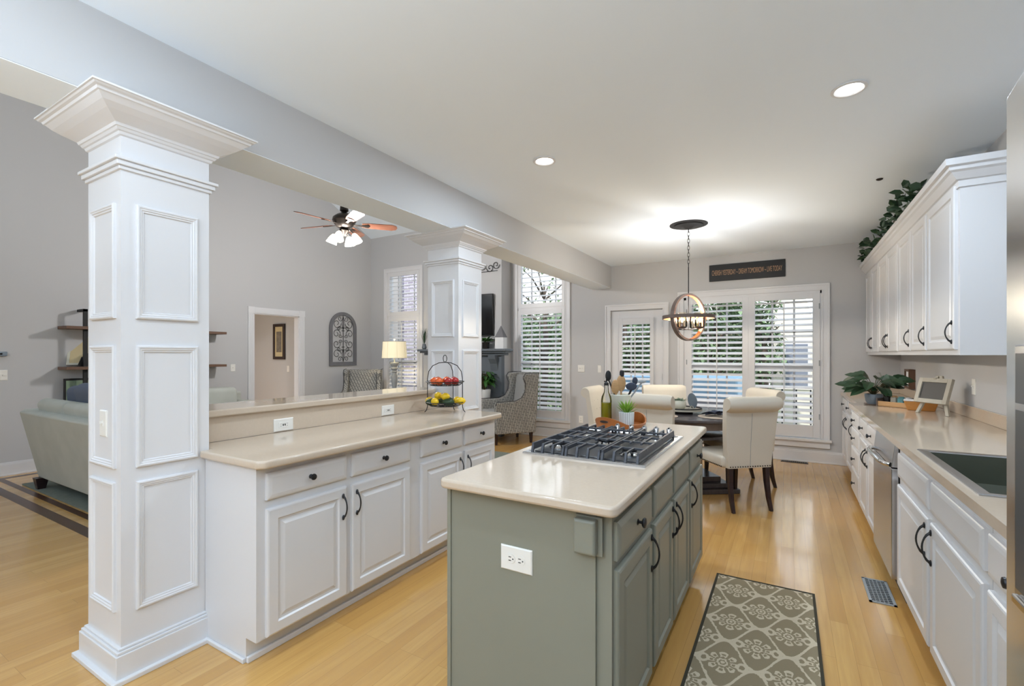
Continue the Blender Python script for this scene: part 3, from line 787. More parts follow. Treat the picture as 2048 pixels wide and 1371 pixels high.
# ------------------------------------------------------------------ right-hand run
RF = .535; F = frame('-x', RF); RF2 = .60; F2 = frame('-x', RF2)
WZ = .876
c = thing('base_cabinet', 'white base cabinet in the far corner set back from the drawer stack', 'cabinet', (.85, 6.3, 0))
build('body', MB().box(RF2, 5.47, .11, RX - .002, BY - .02, WZ).box(RF2 + .06, 5.47, 0, RX - .002, BY - .02, .11), 'cab', c)
for k, (a, b_) in enumerate(((6.62, 7.05), (6.10, 6.57), (5.56, 6.05))):
    drawer(a, .72, b_, .845, F2, c); door(a, .118, b_, .685, F2, c, hu=(a + .03) if k == 0 else (b_ - .03), hv=.58)
c = thing('drawer_cabinet', 'white stack of four drawers with dark knobs in the right run', 'cabinet', (.85, 5.15, 0))
build('body', MB().box(RF, 4.875, .11, RX - .002, 5.46, WZ).box(RF + .07, 4.875, 0, RX - .002, 5.46, .11), 'cab', c)
for za, zb in ((.725, .845), (.55, .70), (.355, .525), (.118, .33)): drawer(4.905, za, 5.43, zb, F, c)
c = thing('base_cabinet', 'white base cabinet with paired dark pulls between drawer stack and dishwasher', 'cabinet', (.85, 4.4, 0))
build('body', MB().box(RF, 3.985, .11, RX - .002, 4.873, WZ).box(RF + .07, 3.985, 0, RX - .002, 4.873, .11), 'cab', c)
for k, (a, b_) in enumerate(((4.45, 4.845), (4.015, 4.415))):
    drawer(a, .725, b_, .845, F, c); door(a, .118, b_, .685, F, c, hu=(a + .028) if k == 0 else (b_ - .028), hv=.585)
# dishwasher
c = thing('dishwasher', 'stainless steel dishwasher with a bar handle in the right run', 'dishwasher', (.85, 3.65, 0))
build('body', MB().box(RF, 3.325, .11, RX - .02, 3.975, .87).box(RF + .05, 3.33, .0, RX - .02, 3.97, .11), 'dark', c)
build('door_panel', MB().box(.500, 3.335, .118, RF, 3.965, .735), 'steel', c, bevel=.004)
build('control_panel', MB().prism([(.500, .742), (RF, .742), (RF, .868), (.515, .868)], 3.335, 3.965, 'y'), 'steel', c, bevel=.003)
hp = [(.500, 3.37, .75), (.478, 3.385, .752), (.462, 3.45, .754), (.456, 3.65, .755), (.462, 3.85, .754), (.478, 3.915, .752), (.500, 3.93, .75)]
build('handle', MB().tube(hp, .013, 10), 'steel2', c, smooth=True)
build('kick_plate', MB().box(RF + .03, 3.335, .0, RF + .05, 3.965, .11), 'blackm', c)
sx0, sx1, sy0, sy1 = .565, 1.02, 2.12, 2.90
c = thing('sink_cabinet', 'white sink base cabinet with two wide doors beside the dishwasher', 'cabinet', (.85, 2.6, 0))
build('body', MB().box(RF, 1.96, .11, RX - .002, 3.315, .70).box(RF, 1.96, .70, sx0 - .012, 3.315, WZ).box(sx1 + .02, 1.96, .70, RX - .002, 3.315, WZ).box(sx0 - .012, 1.96, .70, sx1 + .02, sy0 - .03, WZ).box(sx0 - .012, sy1 + .03, .70, sx1 + .02, 3.315, WZ).box(RF + .07, 1.96, 0, RX - .002, 3.315, .11), 'cab', c)
for k, (a, b_) in enumerate(((2.645, 3.285), (1.985, 2.60))):
    drawer(a, .705, b_, .835, F, c, kn=False); door(a, .118, b_, .665, F, c, hu=(a + .03) if k == 0 else (b_ - .03), hv=.565, L=.13)
c = thing('base_cabinet', 'white base cabinet partly hidden behind the refrigerator', 'cabinet', (.85, 1.5, 0))
build('body', MB().box(RF, 1.10, .11, RX - .002, 1.955, WZ).box(RF + .07, 1.10, 0, RX - .002, 1.955, .11), 'cab', c)
drawer(1.50, .705, 1.945, .835, F, c); door(1.50, .118, 1.945, .665, F, c, hu=1.53, hv=.565)
# right worktop with a cut-out for the sink
sx0, sx1, sy0, sy1 = .565, 1.02, 2.12, 2.90
mb = MB()
E0 = .503
mb.box(E0, 1.10, WZ + .002, sx0, 5.50, .914).box(sx0, 1.10, WZ + .002, RX, sy0, .914).box(sx1, sy0, WZ + .002, RX, sy1, .914).box(sx0, sy1, WZ + .002, RX, 5.50, .914)
mb.box(.568, 5.50, WZ + .002, RX, BY - .001, .914)
wt = tag(build('worktop', mb, 'counter'), 'long cream worktop of the right run holding sink, easel and basket', 'worktop')
tag(build('edge_splash', MB().box(RX - .019, 1.1, .9145, RX - .001, BY - .022, 1.0), 'counter', bevel=.003), 'low cream upstand along the right wall behind the worktop', 'backsplash')
tag(build('edge_splash', MB().box(.62, BY - .02, .9145, RX - .001, BY - .001, 1.0), 'counter', bevel=.003), 'short cream upstand on the window wall behind the corner plant', 'backsplash')
# sink
sk = thing('sink', 'stainless drop-in sink in the right worktop beside the refrigerator', 'sink', (.79, 2.5, .914))
ring_ = MB().nest(sx0 - .03, sy0 - .04, sx1 + .03, sy1 + .03, [(0, 0), (0, .004), (.006, .006), (.036, .004), (.040, -.002)], Matrix.Translation((0, 0, .914)), cap=False)
build('rim', ring_, 'steel', sk)
build('basin', MB().nest(sx0 - .03 + .04, sy0 + .0, sx1 - .01, sy1 - .01, [(0, -.0), (.012, -.12), (.04, -.175)], Matrix.Translation((0, 0, .914))), 'sink', sk)
build('drain', MB().lathe([(.04, 0), (.035, .003), (1e-4, .001)], (.80, 2.5, .741), 20), 'steel2', sk)
# ------------------------------------------------------------------ upper cabinets
UF = .835; FU = frame('-x', UF); UZ0, UZ1 = 1.368, 2.36
ulist = [((3.545, 4.205), [(3.585, 4.18, 'n')], 'white upper cabinet nearest the refrigerator, one wide door'),
         ((4.205, 5.165), [(4.225, 4.67, 'n'), (4.70, 5.14, 'n')], 'white upper cabinet second from the refrigerator, above the chalkboard easel'),
         ((5.165, 6.17), [(5.19, 5.655, 'f'), (5.685, 6.15, 'n')], 'white upper cabinet with paired pulls above the corner plant tray'),
         ((6.17, 7.09), [(6.19, 6.62, 'f'), (6.65, 7.07, 'n')], 'white upper cabinet in the far corner against the window wall')]
for (ya, yb), ds, lb in ulist:
    c = thing('upper_cabinet', lb, 'cabinet', (1.0, (ya + yb) / 2, UZ0))
    build('body', MB().box(UF, ya + .0005, UZ0, RX - .001, yb - .0005, UZ1), 'cab', c)
    for a, b_, s_ in ds:
        hu = a + .03 if s_ == 'n' else b_ - .03
        door(a, 1.40, b_, 2.33, FU, c, hu=hu, hv=1.50)
build_c = MB()
prof = [(0, 2.31), (.008, 2.31), (.010, 2.345), (.020, 2.35), (.045, 2.385), (.058, 2.395), (.060, 2.415), (.075, 2.42), (.078, 2.455), (0, 2.455)]
ring3 = []
vs = []; fs = []
npf = len(prof)
for (sx_, sy_) in ((0, 0), (0, 1), (1, 1)):   # wall end near, corner near, far end
    pass
for p_, z in prof: vs.append((RX, 3.545 - p_, z))
for p_, z in prof: vs.append((UF - p_, 3.545 - p_, z))
for p_, z in prof: vs.append((UF - p_, 7.098, z))
for j in range(2):
    for i in range(npf):
        i2 = (i + 1) % npf; fs.append((j * npf + i, j * npf + i2, (j + 1) * npf + i2, (j + 1) * npf + i))
fs += [tuple(range(npf)), tuple(range(2 * npf, 3 * npf))]
struct('trim_cabinet_crown', build_c.add(vs, fs), 'cab')
# ivy garland on top of the uppers
iv = thing('ivy_garland', 'trailing dark green ivy lying along the top of the upper cabinets', 'plant', (.9, 5.6, 2.455))
sb = MB(); lf = MB(); rnd = random.Random(5)
path = [(.80 + .03 * math.sin(i * .9), 4.35 + i * .12, 2.47 + .03 * abs(math.sin(i * 1.3))) for i in range(22)]
sb.tube(path, .005, 6)
for i in range(210):
    t = rnd.random(); yy = 4.3 + t * 2.55
    bulge = .5 + .5 * abs(math.sin((yy - 4.2) * 1.9))
    px_ = .80 + rnd.uniform(-.06, .12); pz = 2.462 + rnd.random() ** 1.4 * .19 * bulge
    d_ = Vector((rnd.uniform(-1, .4), rnd.uniform(-1, 1), rnd.uniform(-.1, .8)))
    lf.leaf((px_, yy, pz), d_, rnd.uniform(.07, .11), rnd.uniform(.042, .062), .15, .12, up=Vector((rnd.uniform(-1, 1), rnd.uniform(-1, 1), .5)), nseg=3)
build('stems', sb, 'stem', iv); build('foliage', lf, 'leafd', iv)

# ------------------------------------------------------------------ refrigerator
fr = thing('refrigerator', 'stainless side-by-side refrigerator cropped by the right photo edge', 'refrigerator', (.7, .6, 0))
build('cabinet', MB().box(.345, .13, .02, 1.13, 1.045, 1.765), 'steel', fr)
def curved_door(ya, yb, z0_, z1_):
    mb = MB(); N_ = 14; poly = [(.34, yb), (.34, ya)]
    for i in range(N_ + 1):
        t = i / N_; yy = ya + (yb - ya) * t
        tt_ = (yy - .13) / .915
        poly.append((.300 - .028 * math.sin(PI * tt_) - .0, yy))
    mb.prism(poly, z0_, z1_, 'z'); return mb
build('door', curved_door(.592, 1.042, .05, 1.778), 'fridge', fr, smooth=True, bevel=.004)
build('door', curved_door(.13, .588, .05, 1.778), 'fridge', fr, smooth=True, bevel=.004)
def frx(yy): return .300 - .028 * math.sin(PI * (yy - .13) / .915)
FXD = frx(.97)
dp = build('dispenser', MB().box(FXD - .004, .72, 1.0, FXD + .02, .975, 1.385), 'steel', fr, bevel=.003)
build('dispenser_recess', MB().box(FXD - .0055, .735, 1.03, FXD - .0035, .965, 1.29), 'recess', dp)
build('dispenser_panel', MB().box(FXD - .0055, .735, 1.30, FXD - .0035, .965, 1.372), 'recess', dp)
build('drip_tray', MB().box(FXD - .012, .74, 1.01, FXD - .003, .96, 1.024), 'steel2', dp, bevel=.003)
for yy in (.615, .565):
    build('handle', MB().tube([(frx(yy) , yy, .55), (frx(yy) - .05, yy, .6), (frx(yy) - .055, yy, 1.0), (frx(yy) - .05, yy, 1.5), (frx(yy), yy, 1.55)], .012, 10), 'steel2', fr, smooth=True)

# ------------------------------------------------------------------ ceiling cans
for i, (cx_, cy_) in enumerate(CANS):
    lb = ['recessed round ceiling light nearer the beam', 'recessed round ceiling light above the sink side'][i] if i < 2 else 'recessed ceiling light behind the camera'
    c = thing('recessed_light', lb, 'ceiling light', (cx_, cy_, CEIL), group='recessed ceiling lights')
    build('trim_ring', MB().lathe([(.078, CEIL), (.080, CEIL - .006), (.066, CEIL - .009), (.056, CEIL - .002)], (cx_, cy_, 0), 32, cap=False), 'trim', c, smooth=True)
    build('lens', MB().lathe([(.057, CEIL - .004), (1e-4, CEIL - .0045)], (cx_, cy_, 0), 32, cap=False), 'can', c)
    L_ = light('can_lamp', 'AREA', (0, 0, -.02), CAN_W[i], (.74, .87, 1.0), .10)
    L_.parent = c
c = thing('smoke_detector', 'tiny round dark sensor on the ceiling above the ivy', 'sensor', (.62, 4.62, CEIL))
build('sensor_body', MB().lathe([(.022, CEIL), (.022, CEIL - .006), (.012, CEIL - .012), (1e-4, CEIL - .013)], (.62, 4.62, 0), 18), 'bronze', c, smooth=True)

# ------------------------------------------------------------------ orb pendant
PC = Vector((-.901, 5.22, 1.766))
pd = thing('orb_chandelier', 'round wood and iron orb chandelier hanging over the dining table', 'chandelier', tuple(PC))
def band(R, wd, T, th=.007):
    mb = MB(); N_ = 64; vs = []; fs = []
    for i in range(N_):
        a = 2 * PI * i / N_
        for rr_, zz in ((R, -wd / 2), (R, wd / 2), (R - th, wd / 2), (R - th, -wd / 2)): vs.append((rr_ * math.cos(a), rr_ * math.sin(a), zz))
    for i in range(N_):
        j = (i + 1) % N_
        for k in range(4): fs.append((4 * i + k, 4 * j + k, 4 * j + (k + 1) % 4, 4 * i + (k + 1) % 4))
    return mb.add(vs, fs, T)
Tv = Matrix.Translation(PC) @ Matrix.Rotation(math.radians(52), 4, 'Z') @ Matrix.Rotation(PI / 2, 4, 'Y') 
Tv2 = Matrix.Translation(PC) @ Matrix.Rotation(math.radians(60), 4, 'Z') @ Matrix.Rotation(PI / 2, 4, 'X')
Th = Matrix.Translation(PC)
build('outer_ring', band(.249, .046, Tv2, .018), 'tabler', pd, smooth=True, label='upright wooden ring with an iron face')
build('outer_ring_lining', band(.2308, .044, Tv2, .003), 'glow', pd, smooth=True)
build('horizontal_ring', band(.264, .036, Th, .012), 'tabler', pd, smooth=True, label='level wooden ring around the candles')
build('ring_lining', band(.2518, .034, Th, .003), 'glow', pd, smooth=True)
build('rod', MB().tube([tuple(PC + Vector((0, 0, -.135))), tuple(PC + Vector((0, 0, .247))), tuple(PC + Vector((0, 0, .53)))], .005), 'iron', pd, smooth=True)
build('canopy', MB().lathe([(.19, CEIL), (.19, CEIL - .006), (.15, CEIL - .010), (.145, CEIL - .02), (.06, CEIL - .026), (.03, CEIL - .045), (1e-4, CEIL - .05)], (PC.x, PC.y, 0), 40), 'iron', pd, smooth=True)
mb = MB(); nl = 11; zc0 = PC.z + .53; zc1 = CEIL - .045
for i in range(nl):
    zc = zc0 + (zc1 - zc0) * (i + .5) / nl; h2 = (zc1 - zc0) / nl * .68; pts = []
    for k in range(12):
        a = 2 * PI * k / 12; q = .011 * math.cos(a)
        pts.append((PC.x + (q if i % 2 else 0), PC.y + (0 if i % 2 else q), zc + h2 * math.sin(a)))
    mb.tube(pts, .0022, 6, closed=True)
build('chain', mb, 'iron', pd, smooth=True)
for k in range(4):
    a = math.radians(70 + 90 * k); cx_, cy_ = PC.x + .125 * math.cos(a), PC.y + .125 * math.sin(a)
    arm = build('arm', MB().tube([(PC.x, PC.y, PC.z - .128), ((PC.x + cx_) / 2, (PC.y + cy_) / 2, PC.z - .130), (cx_, cy_, PC.z - .122)], .005, 8), 'iron', pd, smooth=True)
    build('candle_cup', MB().lathe([(.010, -.128), (.040, -.118), (.044, -.106), (.018, -.104), (.018, -.065), (1e-4, -.064)], (cx_, cy_, PC.z), 18), 'bronze', arm, smooth=True)
    build('bulb', MB().ball((cx_, cy_, PC.z - .038), .014, sc=(1, 1, 1.7)), 'bulb', arm, smooth=True)
    L_ = light('candle_lamp', 'POINT', (cx_ - PC.x, cy_ - PC.y, -.02), 23, (1, .96, .91), .02); L_.parent = pd
    build('glass_shade', MB().lathe([(.050, -.105), (.052, .042)], (cx_, cy_, PC.z), 24, cap=False), 'seeded', arm, smooth=True)

# ------------------------------------------------------------------ sign
sg = thing('wall_sign', 'long black wooden sign with tan lettering above the double window', 'sign', (-.485, BY, 2.39))
build('board', MB().box(-.947, BY - .02, 2.391, -.023, BY - .001, 2.619), 'signb', sg, bevel=.003)
cu_ = bpy.data.curves.new('sign_words', 'FONT'); cu_.body = 'CHERISH YESTERDAY ~ DREAM TOMORROW ~ LIVE TODAY'
cu_.align_x = 'CENTER'; cu_.align_y = 'CENTER'; cu_.size = .1; cu_.extrude = .001
to = bpy.data.objects.new('tmp_text', cu_); COL.objects.link(to)
bpy.context.view_layer.update()
dg = bpy.context.evaluated_depsgraph_get()
me = bpy.data.meshes.new_from_object(to.evaluated_get(dg)); bpy.data.objects.remove(to)
xs = [v.co.x for v in me.vertices]; wdt = max(xs) - min(xs); mid = (max(xs) + min(xs)) / 2
for v in me.vertices:
    v.co = Vector(((v.co.x - mid) * .85 / wdt, -v.co.z, v.co.y * 1.0))
me.materials.clear(); me.materials.append(M['text'])
lo = bpy.data.objects.new('lettering', me); COL.objects.link(lo); lo.parent = sg; lo.location = (0, -.0215, .112)

# ------------------------------------------------------------------ runner rug, floor vents
rg = thing('runner_rug', 'grey-brown medallion runner rug on the floor between island and sink', 'rug', (-.12, 2.2, 0))
mb = MB().box(-.368, .6, .0, .122, 3.165, .009)
build('rug_pile', mb, 'runner', rg)
# keep the pattern in world units: shift the mesh so object coordinates equal world coordinates
build('binding', ring(MB(), -.380, .59, .134, 3.177, .014, 0, 0) if False else MB().box(-.380, .59, 0, -.367, 3.177, .011).box(.121, .59, 0, .134, 3.177, .011).box(-.367, 3.164, 0, .121, 3.177, .011).box(-.367, .59, 0, .121, .603, .011), 'rugb', rg)
def vent(label, x0, y0, x1, y1, nx, ny, m):
    t = thing('floor_vent', label, 'vent', ((x0 + x1) / 2, (y0 + y1) / 2, 0))
    build('well', MB().box(x0 + .008, y0 + .008, .0006, x1 - .008, y1 - .008, .0014), 'black', t)
    mb = MB(); fw = .014
    mb.box(x0, y0, 0, x1, y0 + fw, .005).box(x0, y1 - fw, 0, x1, y1, .005).box(x0, y0, 0, x0 + fw, y1, .005).box(x1 - fw, y0, 0, x1, y1, .005)
    W_ = (x1 - x0 - 2 * fw) / nx; H_ = (y1 - y0 - 2 * fw) / ny
    for i in range(1, nx): mb.box(x0 + fw + i * W_ - W_ * .13, y0 + fw, .0014, x0 + fw + i * W_ + W_ * .13, y1 - fw, .004)
    for j in range(ny):
        for i in range(nx):
            yy = y0 + fw + (j + (.5 if i % 2 else 0)) * H_
            mb.box(x0 + fw + i * W_, yy, .0014, x0 + fw + (i + 1) * W_, yy + H_ * .28, .004)
    build('grille', mb, m, t)
vent('brushed metal floor register on the oak floor beside the dishwasher', .392, 3.255, .515, 3.585, 5, 13, 'lampb')
vent('small dark floor register against the baseboard under the double window', -.075, 6.955, .225, 7.05, 12, 3, 'bronze')

# ------------------------------------------------------------------ dining set
tb = thing('dining_table', 'round dark wooden dining table with a slatted pedestal base', 'table', (-.9, 5.22, 0))
TC = (-.9, 5.22, 0)
build('table_top', MB().lathe([(.60, .728), (.618, .735), (.62, .752), (.612, .76), (1e-4, .7605)], TC, 64), 'table', tb, smooth=True)
build('apron', MB().lathe([(.55, .655), (.565, .66), (.565, .728), (.53, .728)], TC, 64), 'tabler', tb, smooth=True)
build('pedestal', MB().box(-1.02, 5.1, .14, -.78, 5.34, .655), 'table', tb, bevel=.01)
build('lower_shelf', MB().lathe([(.33, .525), (.36, .53), (.36, .555), (.35, .56), (1e-4, .5605)], TC, 48), 'table', tb, smooth=True)
Rb = Matrix.Translation((-.9, 5.22, 0)) @ Matrix.Rotation(math.radians(35), 4, 'Z')
build('base', MB().box(-.36, -.36, 0, .36, .36, .045, Rb).box(-.30, -.30, .045, .30, .30, .09, Rb).box(-.23, -.23, .09, .23, .23, .14, Rb), 'table', tb, bevel=.006)

def make_chair():
    root = thing('dining_chair', 'x', 'chair')
    # seat
    mb = MB(); mb.box(-.245, -.20, .375, .245, .30, .475); st = build('seat', mb, 'linen', root, world=False, bevel=.028, bseg=4)
    # backrest with scroll top
    prof_ = [(-.235, .378), (-.15, .378), (-.165, .50), (-.185, .70), (-.200, .86), (-.212, .945)]
    c_, r_ = (-.275, .945), .063
    for k in range(0, 11):
        a = math.radians(0 + k * 24); prof_.append((c_[0] + r_ * math.cos(a), c_[1] + .0 + r_ * math.sin(a)))
    prof_ += [(-.262, .865), (-.250, .70), (-.240, .55)]
    mb = MB(); N_ = len(prof_); vs = []; fs = []
    K = 13
    for j in range(K):
        s_ = -1 + 2 * j / (K - 1)
        e_ = max(0, abs(s_) - .9) / .1
        for (yy, zz) in prof_:
            hw = .207 + (.252 - .207) * min(1, max(0, (zz - .38) / .5))
            sh_ = 1 - .12 * e_
            yy2 = -.21 + (yy + .21) * (sh_ if zz < .86 else 1); 
            if zz >= .86: yy2 = c_[0] + (yy - c_[0]) * (1 - .18 * e_); zz2 = c_[1] + (zz - c_[1]) * (1 - .18 * e_)
            else: zz2 = zz
            vs.append((s_ * hw, yy2, zz2))
    for j in range(K - 1):
        for i in range(N_):
            i2 = (i + 1) % N_; fs.append((j * N_ + i, j * N_ + i2, (j + 1) * N_ + i2, (j + 1) * N_ + i))
    fs += [tuple(range(N_)), tuple(range((K - 1) * N_, K * N_))]
    mb.add(vs, fs)
    bk = build('backrest', mb, 'linen', root, world=False, smooth=True)
    # back seam
    build('back_seam', MB().tube([(0, -.2635, .86), (0, -.2515, .70), (0, -.2415, .55), (0, -.2365, .385)], .0016, 5), 'lampb', bk, world=False)
    # tuft buttons
    for zz in (.66, .76, .86):
        for xx in (-.15, -.05, .05, .15):
            q = xx + (.05 if zz == .76 else 0)
            if abs(q) < .18: build('tuft_button', MB().ball((q, -.176 - (zz - .6) * .11, zz), .010, 8, 5), 'linen', bk, world=False, smooth=True)
    # nailheads
    mb = MB()
    for i in range(17): mb.ball((-.192 + i * .024, -.238, .392), .0062, 6, 4)
    for sx_ in (-1, 1):
        for i in range(21): mb.ball((sx_ * .247, -.185 + i * .0235, .392), .0062, 6, 4)
    for i in range(20): mb.ball((-.23 + i * .0242, .302, .392), .0062, 6, 4)
    build('nailhead_trim', mb, 'bronze', root, world=False, smooth=True)
    for sx_, rear in ((-1, 1), (1, 1), (-1, 0), (1, 0)):
        mb = MB()
        if rear: pts = [(.175, -.205, .38), (.178, -.212, .25), (.180, -.235, .10), (.182, -.265, 0)]; rr_ = [.021, .019, .016, .013]
        else: pts = [(.205, .265, .38), (.207, .268, .2), (.21, .272, 0)]; rr_ = [.022, .018, .013]
        vs = []; fs = []
        for (x_, y_, z_), r2 in zip(pts, rr_):
            vs += [(sx_ * x_ - r2, y_ - r2, z_), (sx_ * x_ + r2, y_ - r2, z_), (sx_ * x_ + r2, y_ + r2, z_), (sx_ * x_ - r2, y_ + r2, z_)]
        for j in range(len(pts) - 1):
            for k in range(4): fs.append((4 * j + k, 4 * j + (k + 1) % 4, 4 * j + 4 + (k + 1) % 4, 4 * j + 4 + k))
        fs += [(0, 1, 2, 3), (4 * len(pts) - 4, 4 * len(pts) - 3, 4 * len(pts) - 2, 4 * len(pts) - 1)]
        mb.add(vs, fs); build('leg', mb, 'espresso', root, world=False, bevel=.002)
    return root
ch0 = make_chair()
CH = [((-.433, 4.79, 0), 40, 'cream dining chair nearest the camera, full back and dark legs visible'),
      ((-.43, 5.55, 0), 127, 'cream dining chair just behind the nearest one, only its rolled top showing'),
      ((-1.17, 5.60, 0), -153, 'cream tufted dining chair across the table facing the camera by the patio door'),
      ((-1.10, 4.68, 0), -8, 'cream dining chair turned away behind the succulent and utensil crock'),
      ((-1.68, 5.20, 0), -90, 'cream dining chair seen edge-on behind the olive oil bottle')]
for i, (p, rz, lb) in enumerate(CH):
    o = ch0 if i == 0 else copy_tree(ch0)
    o.location = p; o.rotation_euler = (0, 0, math.radians(rz)); tag(o, lb, 'chair', 'dining chairs around the round table')
# things on the table
sz = thing('lazy_susan', 'round dark wooden turntable tray on the dining table', 'tray', (-1.0, 5.2, .76))
SC = (-.955, 5.2, 0)
build('turntable', MB().lathe([(.185, .79), (.19, .795), (.19, .815), (.18, .815), (.176, .80), (1e-4, .80)], SC, 48), 'blackm', sz, smooth=True)
build('rim', MB().lathe([(.191, .785), (.192, .786), (.192, .803), (.191, .804)], SC, 48), 'wash', sz, smooth=True)
build('foot', MB().lathe([(.10, .7605), (.10, .785), (.185, .789)], SC, 32), 'blackm', sz, smooth=True)
bw = thing('succulent_bowl', 'round white bowl of sage green succulents on the dark turntable', 'plant', (-.985, 5.13, .80))
BC = (-.985, 5.13, 0)
build('bowl', MB().lathe([(.035, .8005), (.06, .81), (.078, .84), (.075, .875), (.06, .893), (.052, .895), (.05, .885), (1e-4, .882)], BC, 28), 'crock', bw, smooth=True)
mb = MB(); rnd = random.Random(3)
for i in range(60):
    a = rnd.uniform(0, 2 * PI); r_ = rnd.uniform(0, .05)
    mb.leaf((BC[0] + r_ * math.cos(a), BC[1] + r_ * math.sin(a), .885), (math.cos(a), math.sin(a), rnd.uniform(.1, 1.2)), rnd.uniform(.03, .055), .013, .1, .3, nseg=3)
build('succulents', mb, 'leafg', bw)
dsc = thing('grey_disc_ornament', 'grey round disc ornament standing upright on the turntable', 'ornament', (-.90, 5.22, .80))
T_d = Matrix.Translation((-.865, 5.24, .885)) @ Matrix.Rotation(math.radians(-20), 4, 'Z') @ Matrix.Rotation(math.radians(14), 4, 'X') @ Matrix.Rotation(PI / 2, 4, 'X') @ Matrix.Diagonal((.62, 1, 1, 1))
build('disc', MB().lathe([(.082, -.005), (.084, 0), (.082, .005), (1e-4, .006)], seg=40, T=T_d), 'galv', dsc, smooth=True)
build('easel_stand', MB().tube([(-.905, 5.19, .8015), (-.875, 5.24, .83), (-.88, 5.27, .8015)], .004, 6).tube([(-.84, 5.18, .8015), (-.86, 5.23, .83)], .004, 6), 'wash', dsc)
for i, (x_, y_, lb) in enumerate(((-.60, 4.99, 'round woven placemat under the dark napkin beside the nearest chair'), (-1.10, 4.80, 'round woven placemat peeking past the camera-side chair back'), (-.55, 5.42, 'round woven placemat at the window side of the table'))):
    tag(build('placemat', MB().lathe([(.17, .761), (.172, .763), (.168, .7655), (1e-4, .7656)], (x_, y_, 0), 40), 'plmat', smooth=True), lb, 'placemat', 'round placemats on the dining table')
mb = MB(); rnd = random.Random(9)
for i in range(9):
    a = rnd.uniform(0, 2 * PI); mb.leaf((-.62 + rnd.uniform(-.04, .04), 5.0 + rnd.uniform(-.04, .04), .775 + rnd.uniform(0, .02)), (math.cos(a), math.sin(a), rnd.uniform(-.05, .35)), .12, .08, .1, .25)
tag(build('napkin', mb, 'napkin'), 'crumpled dark blue napkin on the nearest placemat', 'napkin')
tag(build('dinner_plate', MB().lathe([(.07, .7658), (.11, .775), (.118, .780), (.110, .779), (.07, .770), (1e-4, .7695)], (-.55, 5.42, 0), 36), 'galv', smooth=True), 'blue-grey plate on the window-side placemat', 'plate')

# ------------------------------------------------------------------ island counter items
ty = thing('serving_tray', 'oval wooden serving tray with cut-out handles on the island worktop', 'tray', (-.93, 2.96, .914))
TR = Matrix.Translation((-.925, 2.965, .9145)) @ Matrix.Rotation(math.radians(-14), 4, 'Z')
def oval(N_, a_, b_): return [(a_ * math.cos(2 * PI * i / N_), b_ * math.sin(2 * PI * i / N_)) for i in range(N_)]
build('tray_base', MB().prism(oval(40, .135, .19), 0, .008, 'z', TR), 'tray', ty)
mb = MB(); N_ = 48; vs = []; fs = []
for i in range(N_):
    a = 2 * PI * i / N_
    hz = .024 + .048 * max(0, abs(math.sin(a)) - .55) / .45
    for (e, z_) in ((1.0, 0), (1.06, hz), (1.0, hz), (.95, .008)): vs.append((.135 * e * math.cos(a), .19 * e * math.sin(a), z_))
for i in range(N_):
    j = (i + 1) % N_
    for k in range(4): fs.append((4 * i + k, 4 * j + k, 4 * j + (k + 1) % 4, 4 * i + (k + 1) % 4))
build('tray_rim', mb.add(vs, fs, TR), 'tray', ty, smooth=True)
for sgn in (-1, 1):
    build('handle_slot', MB().ball((0, sgn * .197, .044), .03, 14, 8, (1, .14, .28), T=TR), 'brownf', ty, smooth=True)
bo = thing('oil_bottle', 'tall clear bottle of olive oil with a black pourer on the tray', 'bottle', (-1.01, 2.93, .923))
OB = (-1.01, 2.93, 0)
build('glass', MB().lathe([(.030, .923), (.034, .928), (.034, 1.075), (.030, 1.10), (.016, 1.13), (.0125, 1.165), (.0145, 1.17), (.0145, 1.18)], OB, 28), 'jar', bo, smooth=True)
build('oil', MB().lathe([(.029, .926), (.0325, .93), (.0325, 1.062), (1e-4, 1.063)], OB, 28), 'oil', bo, smooth=True)
build('pourer', MB().lathe([(.015, 1.172), (.015, 1.187), (.006, 1.195), (.004, 1.215), (1e-4, 1.216)], OB, 16).tube([(-1.01, 2.93, 1.19), (-1.025, 2.93, 1.20)], .004, 6), 'blackm', bo, smooth=True)
ck = tag(build('utensil_crock', MB().lathe([(.058, .923), (.064, .93), (.066, 1.105), (.062, 1.108), (.058, 1.10), (.057, .95), (1e-4, .948)], (-.955, 3.06, 0), 32), 'crock', smooth=True), 'cream crock holding cooking utensils on the tray', 'crock')
UC = Vector((-.955, 3.06, 0))
def spoon(name, label, top, headm, stickm, hw, hl, lean, thick=.006, flat=(1, .3), slots=False, rot=0):
    tx, ty_, tz = top
    t = thing(name, label, 'utensil', tuple(UC + Vector((0, 0, .96))))
    p0 = UC + Vector((-lean[0] * .3, -lean[1] * .3, .965)); p1 = Vector((tx, ty_, tz - hl * 1.6))
    build('stick', MB().tube([tuple(p0), tuple(p1), (tx, ty_, tz - hl * .9)], .0055, 8), stickm, t, smooth=True)
    T = Matrix.Translation((tx, ty_, tz - hl)) @ Matrix.Rotation(rot, 4, 'Z')
    build('head', MB().ball((0, 0, 0), 1, 16, 10, (hw, .008, hl), T=T), headm, t, smooth=True)
    return t
RV = math.radians(30)
spoon('cooking_spoon', 'black slotted spoon leaning left above the oil bottle', (-1.035, 3.04, 1.265), 'blackm', 'blackm', .020, .036, (-.05, 0), rot=RV)
spoon('wooden_spoon', 'tan wooden spoon standing upright in the crock', (-.958, 3.075, 1.235), 'lwood', 'lwood', .031, .055, (0, 0), rot=RV)
o = spoon('wooden_spoon', 'tan wooden spatula leaning left between bottle and crock', (-.990, 3.05, 1.205), 'lwood', 'lwood', .027, .05, (-.03, 0), rot=RV)
